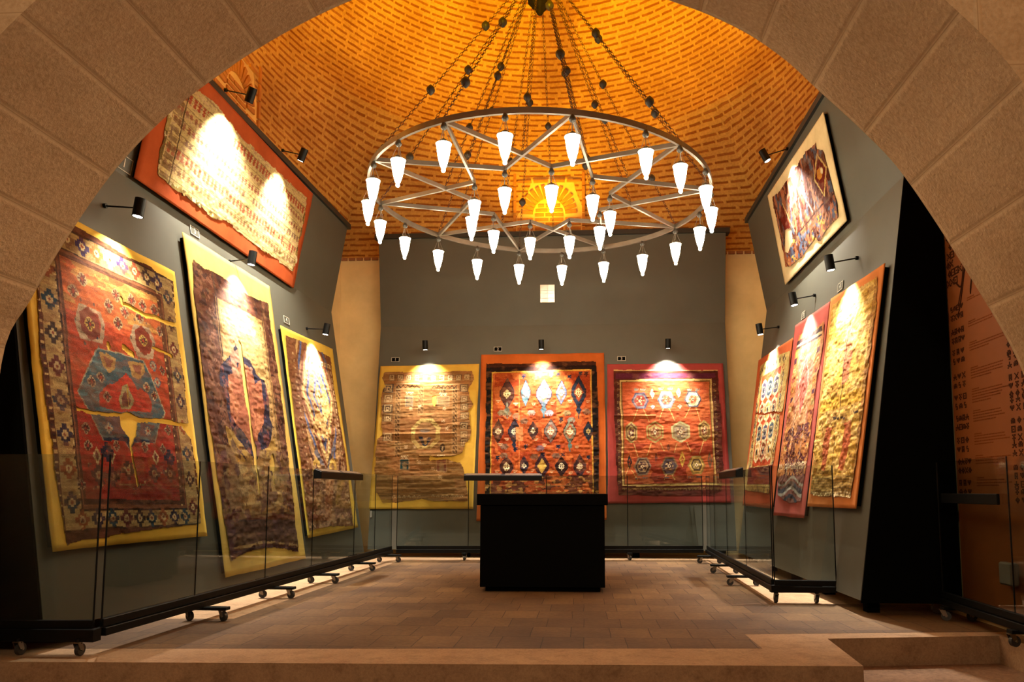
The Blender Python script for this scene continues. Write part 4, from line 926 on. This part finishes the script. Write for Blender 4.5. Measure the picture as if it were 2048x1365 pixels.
r.mask &= ~(r.line(B_([(725, 520), (740, 620), (758, 700), (775, 800)]), .011)); r.mask &= ~r.ell(*r.m(*A_([(605, 1018)])[0]), .02, .035); r.mask &= ~r.line(A_([(725, 1030), (760, 1060), (795, 1085)]), .022)
r.fill(r.line(B_([(690, 30), (705, 210)]), .005), '#a8842f')
r.fill(r.rk > .78, '#4a2a18', .35); r.fill((fbm(r.X*10, r.ky*30, 66) > .58) & (r.kx > 0), '#6b3c22', .4); r.age(.5, .45, .35, wa=.35, wear='#7a5234'); r.ripple(.004, 2, 6, .0018); r.img *= .85
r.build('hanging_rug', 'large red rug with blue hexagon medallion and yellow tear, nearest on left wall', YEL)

# --- LL2: tall brown rug with split medallion
def C_(pts): return [(360+x/4.015, 460+y/4.015) for x, y in pts]
def D_(pts): return [(400+x/3.327, 760+y/3.327) for x, y in pts]
r = Rug([[-3.815, 6.642, 3.474], [-3.758, 8.465, 3.463], [-3.231, 8.516, 0.221], [-3.284, 6.693, 0.212]], (.987, -.03, .16), [(366, 465), (539, 573), (612, 1118), (452, 1156)], seed=31, kn=.009)
r.mask = r.poly(C_([(95, 232), (190, 312), (250, 325), (330, 372), (480, 485), (560, 530), (705, 590), (725, 760)])+D_([(525, 0), (575, 450), (605, 700), (655, 1155), (560, 1130), (440, 1120), (300, 1150), (198, 1205), (150, 900), (105, 600), (60, 280), (30, 50)])+C_([(150, 900), (105, 500)]), rag=.02)
r.fill(r.V > -1, '#4a2716'); u, v = r.u, r.v
fr(.235, .83, .155, .83, '#86653a'); fr(.275, .79, .175, .80, '#9c7c4c'); r.fill((u > .235) & (u < .83) & ((np.abs(u-.25) < .006) | (np.abs(u-.815) < .006)) & (v < .85), '#3f2a1e')
for i in range(22):
    for x in (.295, .765): r.stamp(["2.2", ".2.", "2.2", ".2."], x*r.w, (.19+i*.029)*r.h, .013, {'2': '#5c3c28'})
r.fill(((u < .23) | (u > .835)) & (fbm(r.X*11, r.Y*11, 71) > .56), '#6a4430', .7); r.fill(((u < .23) | (u > .835) | (v < .15)) & (fbm(r.X*14, r.Y*14, 72) > .62), '#2e1a14', .8)
for i in range(20):
    for x in (.165, .885): r.stamp([".2.", "222", "2.2", ".2."], x*r.w, (.17+i*.038)*r.h, .016, {'2': '#6f4a36'})
MO = C_([(440, 925), (475, 1000), (560, 1050), (600, 1150), (650, 1205)])+D_([(430, 10), (450, 120), (460, 250), (480, 310), (455, 450), (400, 470), (372, 540), (330, 500), (270, 420), (205, 320), (180, 200), (160, 60)])+C_([(320, 1240), (320, 1100)])
both(C_([(340, 700), (470, 640), (600, 760), (600, 1050), (520, 1060), (440, 925), (340, 1050)]), '#a8845a', .6)
r.fill(r.poly(MO, rag=.03), '#2a2434'); r.fill(r.poly(MO) & (fbm(r.X*12, r.Y*12, 5) > .58), '#6a3c38', .8)
MI = C_([(470, 1060), (540, 1090), (585, 1180), (590, 1240)])+D_([(400, 0), (410, 100), (425, 200), (420, 290), (385, 350), (380, 400), (340, 430), (290, 350), (230, 290), (200, 200), (190, 60)])+C_([(385, 1310), (385, 1160), (440, 1150)])
r.fill(r.poly(MI, rag=.03), '#8a5038'); r.fill(r.poly(MI) & (fbm(r.X*8, r.Y*5, 8) > .55), '#b0714e', .6)
both(D_([(165, 305), (215, 345), (330, 520), (345, 555), (250, 540), (190, 430)]), '#98783c'); both(D_([(490, 370), (505, 470), (520, 520), (440, 540), (400, 500), (440, 460)]), '#98783c')
r.fill(r.line(D_([(205, 405), (300, 530)]), .01), '#3d2c2c'); r.fill(r.dia(*r.m(*D_([(222, 435)])[0]), .05, .08), '#4f3a2c'); both(D_([(230, 505), (245, 495), (262, 550), (240, 555)]), '#b8862c')
r.fill(r.line(D_([(250, 940), (440, 935), (560, 960)]), .006), '#2c1f1c'); r.fill(r.poly(D_([(200, 945), (620, 930), (640, 1070), (215, 1110)])), '#452a1e', .8); r.fill(r.line(D_([(210, 1125), (430, 1080), (640, 1105)]), .012), '#9a7a4c', .8); r.fill(r.line(D_([(210, 1150), (430, 1105), (640, 1130)]), .008), '#3c2628')
r.fill((v > .62) & (v < .84) & (fbm(r.X*7, r.Y*9, 12) > .52), '#6e5638', .7); r.fill((v > .62) & (fbm(r.X*9, r.Y*7, 13) > .6), '#4a2c30', .7); r.fill((v > .2) & (v < .4) & (u > .33) & (u < .74) & (fbm(r.X*6, r.Y*6, 12) > .55), '#b08066', .6)
r.mask &= ~r.poly(C_([(466, 880), (485, 910), (505, 1060), (530, 1240)])+D_([(300, 0), (320, 120), (332, 250), (348, 370), (372, 450), (368, 520), (385, 650), (398, 760), (392, 770), (372, 640), (355, 540), (342, 440), (330, 330), (318, 220), (298, 130), (285, 40)])+C_([(490, 1150), (470, 980)]), rag=.012)
r.mask &= ~r.poly(D_([(465, 505), (478, 490), (492, 560), (485, 610), (460, 600), (456, 550)]), rag=.015); r.mask &= ~r.line(D_([(480, 600), (488, 690)]), .006)
r.age(.25, .4, .35, wa=.2, wear='#8f7048'); r.ripple(.009, 2.5, 9, .002)
r.build('hanging_rug', 'tall brown rug with split navy medallion on straw backing, middle of left wall', YEL2)

# --- LL3: narrow brown rug with blue bands
def E_(pts): return [(550+x/3.033, 640+y/3.033) for x, y in pts]
r = Rug([[-3.681, 8.655, 3.021], [-3.638, 10.383, 3.075], [-3.218, 10.443, 0.493], [-3.264, 8.662, 0.449]], (.987, -.03, .16), [(562, 652), (665, 698), (716, 1055), (617, 1077)], seed=37, kn=.009)
r.mask = r.poly(E_([(60, 95), (180, 140), (335, 225), (355, 400), (430, 850), (472, 1250), (330, 1258), (205, 1278), (150, 850), (85, 350)]), rag=.02)
r.fill(r.V > -1, '#6b4226'); u, v = r.u, r.v; fr(.2, .84, .14, .97, '#8f6a48')
for k in range(9):
    q = np.abs(u-.52)*1.5+np.abs(v-.30)*1.25; r.fill((q > k*.1) & (q < k*.1+.055) & (u > .2) & (u < .8) & (v < .72), ['#b59a68', '#454a68', '#9a6444', '#3f4665', '#c2a468', '#6a3c24', '#4d5270', '#a8834f', '#4c2c1c'][k])
both(E_([(290, 385), (315, 450), (330, 560), (300, 640), (270, 470)]), '#b89c60'); both(E_([(255, 520), (325, 660), (330, 730), (290, 700), (220, 680), (235, 600)]), '#a9834f')
for k in range(14): r.fill(r.dia(*r.m(*E_([(230+(k*41) % 110, 600+(k*23) % 150)])[0]), .04, .03), ['#6b2c20', '#c8a878', '#43302c'][k % 3])
for P in ([(300, 900), (245, 780)], [(310, 910), (355, 740)], [(290, 890), (240, 800)]): r.fill(r.line(E_(P), .03), '#5b5458')
for x in (245, 345): both(E_([(x-25, 910), (x-18, 850), (x, 830), (x+18, 850), (x+25, 905)]), '#b8964a'); both(E_([(x-10, 900), (x, 860), (x+12, 895)]), '#6b4a34')
for i in range(24):
    r.stamp(["222", "2.2", "22.", "2.2"], .87*r.w, (.12+i*.035)*r.h, .016, {'2': '#b0946c'}); r.stamp(["222", "2.2"], .14*r.w, (.12+i*.035)*r.h, .014, {'2': '#a0805a'})
for i in range(5): r.stamp(["2222", "2..2", "2.22"], (.55+i*.07)*r.w, .115*r.h, .02, {'2': '#b8a074'})
r.fill((v > .66) & (fbm(r.X*6, r.Y*8, 4) > .5), '#5c3a30', .6); r.fill((v > .66) & (fbm(r.X*9, r.Y*8, 6) > .6), '#9c7a58', .6)
r.age(.25, .4, .35, wa=.2); r.ripple(.009, 3, 11, .003)
r.build('hanging_rug', 'narrow wrinkled brown rug on yellow backing, left wall nearest the back corner', YEL3)

# --- R1: orange rug with cream octagons
def G_(pts): return [(1480+x/3.69, 660+y/3.69) for x, y in pts]
r = Rug([[2.583, 10.829, 2.923], [2.578, 9.048, 2.883], [2.284, 9.104, 0.794], [2.285, 10.765, 0.799]], (-.99, 0, .139), [(1517, 721), (1585, 676), (1544, 1018), (1485, 1012)], seed=41, kn=.009)
r.mask = r.poly(G_([(155, 270), (200, 235), (300, 180), (380, 155), (370, 300), (350, 440), (315, 630), (295, 640), (290, 750), (265, 880), (245, 1010), (220, 1220), (25, 1190), (70, 950), (105, 720), (135, 480)]), rag=.02)
r.fill(r.V > -1, '#ad9458'); u, v = r.u, r.v; fr(.22, .8, .14, .74, '#a5421c')
for j, y in enumerate((.245, .39, .53, .645)):
    for i, x in enumerate((.33, .52, .71)):
        X, Y = x*r.w, y*r.h; r.fill(r.hexv(X, Y, .145, .155, .3), '#cbb98c'); r.fill(r.hexv(X, Y, .10, .115, .3), ['#4a4358', '#7a3a24', '#38424c', '#b08a50'][(i*2+j) % 4]); r.stamp(["22.22", "2.2.2", "..2..", "2.2.2", "22.22"], X, Y, .022, {'2': '#c9b68c'}); r.fill(r.rect(X-.03, Y-.04, X+.03, Y+.04), '#1f2830')
for i in range(15):
    for x in (.145, .865): r.star(x*r.w, (.11+i*.045)*r.h, .05, ['#4c3a2c', '#8a4424', '#34343c'][i % 3], '#c9b27c', '#8a3f20')
for i in range(8): r.stamp(["2..2", "22.2", ".22.", ".2.."], (.2+i*.09)*r.w, .095*r.h, .022, {'2': '#3f2c24'})
fr(.1, .9, .745, .86, '#5f1f16'); fr(.1, .9, .86, .985, '#9a7a3c'); r.fill((v > .86) & (fbm(r.X*9, r.Y*9, 3) > .55), '#54401f', .8)
r.mask &= ~(np.abs(r.ry-(833+(r.rx-1535)*.0+(fbm(r.X*6, r.Y*0, 3)-.5)*6)) < 1.6)
r.age(.2, .35, .35, wa=.1); r.ripple(.008, 4, 8, .002)
r.build('hanging_rug', 'orange rug with cream octagons, right wall nearest the back corner', TER)

# --- R2: narrow rug with dusty pink cloth
def J_(pts): return [(1540+x/3.033, 590+y/3.033) for x, y in pts]
r = Rug([[2.597, 8.995, 3.02], [2.592, 7.702, 2.986], [2.275, 7.798, 0.726], [2.274, 9.0, 0.719]], (-.99, 0, .139), [(1590, 652), (1660, 603), (1607, 1037), (1547, 1031)], seed=43, kn=.009)
r.mask = r.poly(J_([(180, 245), (250, 230), (335, 165), (325, 330), (285, 520), (265, 720), (230, 1000), (205, 1150), (190, 1260), (120, 1270), (50, 1230), (45, 1110), (80, 900), (120, 650), (150, 400)]), rag=.03)
r.fill(r.V > -1, '#a2663a'); u, v = r.u, r.v; fr(.3, .78, .2, .62, '#9c5f4c'); r.fill((u > .28) & (u < .8) & (fbm(r.X*6, r.Y*6, 3) > .52) & (v < .62), '#b98a5c', .7)
X, Y = .54*r.w, .36*r.h; r.fill(r.dia(X, Y, .2, .36), '#c8a088'); r.fill(r.dia(X, Y, .175, .33), '#a8564a')
for i in range(16):
    for x in (.19, .86): r.fill(r.rect(x*r.w-.05, (.16+i*.05)*r.h-.03, x*r.w+.05, (.16+i*.05)*r.h+.025), ['#bc7a34', '#4a2030', '#b39a5c', '#7c3c28'][i % 4]); r.stamp(["2.2", ".2."], x*r.w, (.16+i*.05)*r.h, .016, {'2': '#33202c'})
fr(.15, .9, .10, .125, '#3c2a28'); fr(.15, .9, .125, .135, '#c4a478'); fr(.15, .9, .135, .15, '#3c2a28')
for i in range(6): r.fill(r.dia((.2+i*.13)*r.w, .175*r.h, .04, .05), '#c08a3c')
r.fill((v > .55) & (v < .80) & (fbm(r.X*9, r.Y*9, 9) > .42) & (u > .22) & (u < .85), '#43182a', .9); r.fill((v > .55) & (v < .80) & (r.rk > .9), '#c78a3c'); r.fill((v > .74) & (v < .77) & (r.rk > .7), '#d9c8a0')
for x0, x1 in ((.40, .30), (.72, .66)): r.fill(r.line([(x0*r.w, .45*r.h), (x1*r.w, .8*r.h)], .007, False), '#b9a890')
r.fill(v > .80, '#6a4238'); yy = v-.86-.02*np.sin(u*9); r.fill(np.abs(yy) < .012, '#33343c'); r.fill(np.abs(yy-.02) < .008, '#8f8a80'); r.fill(np.abs(yy-.06) < .010, '#2c2f38'); r.fill(np.abs(yy+.03) < .006, '#8a8478')
r.age(.2, .45, .4, wa=.2, wear='#b08660'); r.ripple(.008, 5, 9, .0025)
r.build('hanging_rug', 'narrow purple and orange rug on dusty pink backing, middle of right wall', PNK)

# --- R3: golden shaggy rug
def K_(pts): return [(1610+x/2.676, 520+y/2.676) for x, y in pts]
r = Rug([[2.595, 7.685, 3.004], [2.587, 6.292, 2.948], [2.293, 6.375, 0.857], [2.291, 7.715, 0.846]], (-.99, 0, .139), [(1660, 600), (1769, 527), (1711, 1018), (1614, 1014)], seed=47, kn=.013)
r.mask = r.poly(K_([(150, 240), (250, 180), (392, 90), (385, 250), (350, 520), (310, 850), (265, 1180), (245, 1280), (30, 1265), (50, 1000), (85, 780), (120, 480)]), rag=.025)
r.fill(r.V > -1, '#b08a3a'); u, v = r.u, r.v
r.fill(fbm(r.X*5, r.Y*12, 3) > .5, '#c9a862', .8); r.fill(fbm(r.X*7, r.Y*16, 4) > .6, '#8a5c24', .7); r.fill((v > .5) & (v < .56), '#bb8f22', .7); r.fill((u > .88), '#7a4a22', .6)
for P, c in (([(235, 340), (262, 420), (240, 640), (200, 690), (210, 520)], '#a55a44'), ([(120, 900), (150, 905), (135, 1000), (110, 1140), (88, 1130), (100, 1000)], '#93391f'), ([(215, 880), (250, 880), (240, 1000), (205, 1140), (180, 1130), (200, 1000)], '#93391f')): r.fill(r.poly(K_(P), rag=.05), c, .85)
r.fill(r.line(K_([(248, 330), (215, 580), (200, 730), (190, 830)]), .006), '#3c2016'); r.fill(r.line(K_([(165, 870), (160, 1000), (130, 1250)]), .005), '#5c3c1c')
r.fill((v > .86), '#8f6f34', .8); r.fill((v > .955), '#8f5a24'); r.fill((v > .93) & (v < .955) & (r.rk > .45), '#cdb98c')
for i in range(7): r.fill(np.abs(v-(.87+i*.012)) < .002, '#5f4520', .6)
r.fill(r.line(K_([(158, 860), (185, 862)]), .012) | r.line(K_([(195, 858), (215, 862)]), .012) | r.line(K_([(262, 830), (290, 832)]), .012), '#3a2618')
r.age(.45, .5, .5, wa=.15, wear='#c79a4c'); r.ripple(.006, 6, 24, .0035)
r.build('hanging_rug', 'golden shaggy rug with two red bars, nearest on right wall', ORB)

# --- RU: dark fragment on cream cloth
def N_(pts): return [(1520+x/3.69, 210+y/3.69) for x, y in pts]
r = Rug([[2.473, 9.621, 4.926], [2.48, 7.368, 4.885], [2.68, 7.388, 3.735], [2.681, 9.677, 3.727]], (-.985, 0, -.171), [(1535, 392), (1646, 224), (1693, 442), (1570, 570)], seed=53, kn=.009)
r.mask = r.poly(N_([(95, 680), (160, 610), (230, 520), (320, 375), (345, 325), (385, 300), (415, 262), (425, 320), (470, 325), (500, 450), (540, 600), (575, 720), (582, 825), (500, 925), (450, 1000), (410, 985), (350, 1070), (270, 1160), (235, 1190), (190, 1200), (175, 1080), (140, 900), (110, 780)]), rag=.04)
r.mask &= ~r.poly(N_([(190, 925), (235, 905), (248, 1000), (215, 1085), (188, 1080), (190, 1000)]), rag=.02)
r.fill(r.V > -1, '#4a1e10'); u, v = r.u, r.v
r.fill(fbm(r.X*14, r.Y*5, 4) > .55, '#5f3826', .8); r.fill(fbm(r.X*18, r.Y*7, 14) > .62, '#4c5868', .8); r.fill((fbm(r.X*16, r.Y*6, 24) > .6), '#a0623f', .8)
both(N_([(425, 345), (500, 455), (485, 680), (405, 545)]), '#b59a5c'); both(N_([(430, 370), (490, 460), (478, 655), (415, 540)]), '#5c1c12'); r.fill(r.hexa(*r.m(*N_([(448, 500)])[0]), .09, .06), '#b0782c'); r.fill(r.hexa(*r.m(*N_([(462, 480)])[0]), .04, .03), '#cdbf98')
both(N_([(165, 740), (235, 900), (190, 925), (160, 850)]), '#641f14'); r.fill(r.line(N_([(175, 725), (262, 925)]), .012), '#b8a070'); r.fill(r.line(N_([(300, 600), (400, 780)]), .012), '#b8a888'); r.fill(r.line(N_([(250, 985), (430, 770), (560, 640)]), .010), '#3c1c16')
bt = r.poly(N_([(255, 970), (560, 700), (585, 830), (230, 1190), (190, 1150)])); r.fill(bt & (fbm(r.X*10, r.Y*10, 2) > .5), '#a0603c', .8); r.fill(bt & (fbm(r.X*12, r.Y*12, 7) > .6), '#48566c', .9); r.fill(bt & (fbm(r.X*12, r.Y*12, 17) > .63), '#b8923c', .9)
r.age(.2, .4, .45, wa=.2, wear='#b59478'); r.ripple(.009, 9, 5, .003)
r.build('hanging_rug', 'ragged dark rug fragment on cream backing, high on right wall', CRM)

# --- LU: orange-backed flatweave
def Q_(pts): return [(240+x/2.967, 140+y/2.967) for x, y in pts]
r = Rug([[-3.664, 5.983, 5.008], [-3.574, 9.287, 4.953], [-3.78, 9.242, 3.657], [-3.87, 5.938, 3.712]], (.987, -.03, -.156), [(334.1, 76.2), (626, 388), (587, 577), (268, 355)], seed=59, kn=.010, res=.008)
r.mask = r.poly(Q_([(300, 60), (440, 110), (560, 190), (700, 380), (860, 530), (980, 640), (1110, 760), (1100, 860), (1060, 1050), (1030, 1200), (930, 1130), (780, 1030), (640, 910), (540, 880), (440, 790), (330, 720), (215, 615), (235, 480), (270, 300)]), rag=.07, rs=5)
r.fill(r.V > -1, '#b59f68'); u, v = r.u, r.v
e0 = (u < .085) | (u > .955) | (v > .86); r.fill(e0, '#8f7a44'); r.fill(e0 & (fbm(r.X*9, r.Y*9, 3) > .5), '#54411f', .8); r.fill(e0 & (fbm(r.X*14, r.Y*14, 8) > .62), '#c4b184', .9)
for k in range(22): r.fill((np.abs(v-(.12+k*.036)) < .0035) & ~e0, ['#8a6a48', '#b99a78', '#6a5434'][k % 3], .8)
for k, (y, c) in enumerate(((.23, '#93341f'), (.44, '#7a3c2c'), (.66, '#94402c'), (.54, '#6a4c3c'), (.34, '#86503c'), (.77, '#7c5a38'))):
    hgt = .045 if k in (0, 2) else .028; ph = (u*r.w/.075) % 1; zz = np.abs(((v-y)*r.h/.03) % 1-.5)*2
    r.fill((np.abs(v-y) < hgt/1.3) & (np.abs(ph-.5) < .20+.2*zz) & ~e0 & (fbm(r.X*5, r.Y*3, k) > .36), c, .9)
r.fill((u < .13) & (u > .09) & (np.abs(((v*r.h)/.09) % 1-.5) < .25), '#6b5030', .8); r.fill(np.abs(u-.135) < .003, '#4c3820')
r.fill((vn(r.X*40, r.Y*60, 5) > .72) & ~e0, '#8a6c54', .6)
r.age(.25, .35, .35, wa=.15, wear='#cdb98c'); r.ripple(.008, 6, 8, .003)
r.build('hanging_rug', 'cream striped flatweave on rust-orange backing, high on left wall', RUS)
# ------------------------------------------------------------------ printed orange banner on the right wall
ban = empty('text_banner', (3.05, 5.3, 0), 'orange banner printed with motifs and script on the right wall', 'banner')
bx = 3.045
m = MB(); m.box((bx, 4.14, .03), (bx+.012, 6.185, 4.6)); rel(m.obj('banner_sheet', 'orange'), ban)
def stroke(m, pts, wd):      # thin flat ribbon on the banner (y, z) coordinates
    P = catmull(pts, 6)
    for a, b in zip(P[:-1], P[1:]):
        d = (b-a); L = d.length
        if L < 1e-5: continue
        d /= L; n_ = Vector((-d.y, d.x))*wd/2; a2 = a-d*wd*.25; b2 = b+d*wd*.25; x0, x1 = bx-.0035, bx-.0005
        q = [a2-n_, b2-n_, b2+n_, a2+n_]; m.hexa([(x0, p.x, p.y) for p in q]+[(x1, p.x, p.y) for p in q])
m = MB()       # handwritten capital M followed by o; y decreases towards the viewer
stroke(m, [(6.04, 2.70), (5.955, 2.40+.25), (5.90, 2.86), (5.86, 3.0), (5.845, 2.98), (5.90, 2.75), (5.99, 2.50), (6.03, 2.43)], .014)
stroke(m, [(6.02, 2.50), (5.90, 2.75), (5.80, 2.86), (5.76, 2.86), (5.77, 2.76), (5.82, 2.60), (5.825, 2.55)], .012)
stroke(m, [(5.825, 2.56), (5.78, 2.70), (5.71, 2.79), (5.67, 2.78), (5.69, 2.66), (5.70, 2.60), (5.67, 2.60), (5.60, 2.70), (5.57, 2.74), (5.60, 2.76), (5.635, 2.68), (5.60, 2.645), (5.54, 2.71)], .012)
rel(m.obj('title_script', 'ink'), ban)
G = [["1.1.1", "11111", ".111.", "..1.."], ["..1..", ".111.", "11.11", ".111.", "..1.."], ["111", "1.1", "111", "1.1"], ["1...1", ".1.1.", "..1..", ".1.1.", "1...1"], ["11.", "1..", "111", "..1", ".11"], [".111.", "1.1.1", "11111", "1.1.1"], ["..1..", "..1..", "11111", ".1.1.", "1...1"], ["1.1", ".1.", "1.1", ".1."], ["11111", "1...1", "1.1.1", "1...1", "11111"]]
def glyph(m, y, z, sz, g):
    rows_ = G[g % len(G)]; c = sz/max(len(rows_), len(rows_[0]))
    for j, rw in enumerate(rows_):
        i = 0
        while i < len(rw):
            if rw[i] == '1':
                k = i
                while k+1 < len(rw) and rw[k+1] == '1': k += 1
                y0 = y-(i-len(rw)/2)*c; y1 = y-(k+1-len(rw)/2)*c; z1 = z+(len(rows_)/2-j)*c; m.box((bx-.003, y1, z1-c*.92), (bx-.0005, y0, z1)); i = k+1
            else: i += 1
rg = random.Random(5)
zs = [2.46, 2.27, 2.10, 1.90, 1.73, 1.56, 1.38, 1.21, 1.04]
for k, z in enumerate(zs):
    m = MB(); m2 = MB()
    for j in (0, 1):
        for i in range(3 + (k in (0, 1, 5, 7))):
            glyph(m, 6.13-i*(.052 if k in (0, 1, 5, 7) else .068), z+.03-j*.072, .050, rg.randrange(9))
    nl = (1, 2, 3, 4, 5, 4, 4, 3, 3)[k]
    m2.box((bx-.002, 5.78, z+.062), (bx-.0005, 5.88, z+.070))         # little heading
    for l in range(nl):
        y = 5.885; zz = z+.045-l*.021
        end = 5.52-rg.random()*.12+(.15 if l == nl-1 else 0)
        while y > end:
            w_ = rg.uniform(.012, .04); m2.box((bx-.002, y-w_, zz), (bx-.0005, y, zz+.008)); y -= w_+.007
    rel(m.obj('motif_signs', 'ink'), ban); rel(m2.obj('caption_lines', 'ink2'), ban)
for k, z in enumerate([2.22, 2.08, 1.93, 1.78, 1.62, 1.47, 1.30, 1.14, .97]):
    m = MB()
    for j in range(3 if k % 2 else 2):
        for i in range(9): glyph(m, 5.36-i*.075, z+.03-j*.06, .048, rg.randrange(9))
    rel(m.obj('motif_signs', 'ink'), ban)
m = MB()        # dark lattice ornament at the upper left edge
for i in range(13):
    for j in range(4):
        if rg.random() < .9-j*.22 + (.3 if i > 7 else 0): glyph(m, 6.15-j*.055-(i % 2)*.02, 2.72+i*.075, .062, (1, 3, 8)[rg.randrange(3)])
rel(m.obj('lattice_ornament', 'ink'), ban)
# ------------------------------------------------------------------ light
def area(name, loc, rot, sx, sy, power, col):
    l = bpy.data.lights.new(name, 'AREA'); l.shape = 'RECTANGLE'; l.size = sx; l.size_y = sy; l.energy = power; l.color = col
    o = bpy.data.objects.new(name, l); COL.objects.link(o); o.location = loc; o.rotation_euler = rot; return o
AMB = (1, .60, .0)
# amber uplights resting behind the tops of the back, left and right panels
def up(name, p, aim, pw, size=120, blend=.9, col=AMB, r=.08):
    l = bpy.data.lights.new(name, 'SPOT'); l.energy = pw; l.color = col; l.spot_size = radians(size); l.spot_blend = blend; l.shadow_soft_size = r
    o = bpy.data.objects.new(name, l); COL.objects.link(o); o.location = p
    o.rotation_euler = (Vector(aim)-Vector(p)).to_track_quat('-Z', 'Y').to_euler(); return o
up('amber_uplight_back', (-.55, 11.42, 5.22), (-.55, 11.1, 8.0), 300, 150, 1)
up('amber_uplight_left', (-3.70, 6.6, 5.12), (-3.0, 6.8, 8.0), 1200, 140, 1)
up('amber_uplight_right', (2.66, 6.9, 5.18), (2.0, 7.1, 8.0), 1300, 140, 1)
up('amber_uplight_front', (-.5, 4.4, 5.4), (-.5, 10.6, 10.6), 2600, 75, 1)  # unseen spot over the arch, aimed at the far side of the dome
# the entrance hall behind the viewer: an added unseen fill for the arch, and two amber wall washers
def point_light(name, p, pw, col, r=.25):
    l = bpy.data.lights.new(name, 'POINT'); l.energy = pw; l.color = col; l.shadow_soft_size = r
    o = bpy.data.objects.new(name, l); COL.objects.link(o); o.location = p; return o
point_light('hall_fill', (-.5, -1.6, 3.1), 330, (1, .82, .58))  # no lamp known here, added to brighten the arch soffit
point_light('hall_amber', (-4.6, 1.4, 3.6), 40, (1, .5, .2), .15)
point_light('hall_amber', (4.0, 1.4, 3.6), 60, (1, .42, .1), .15)
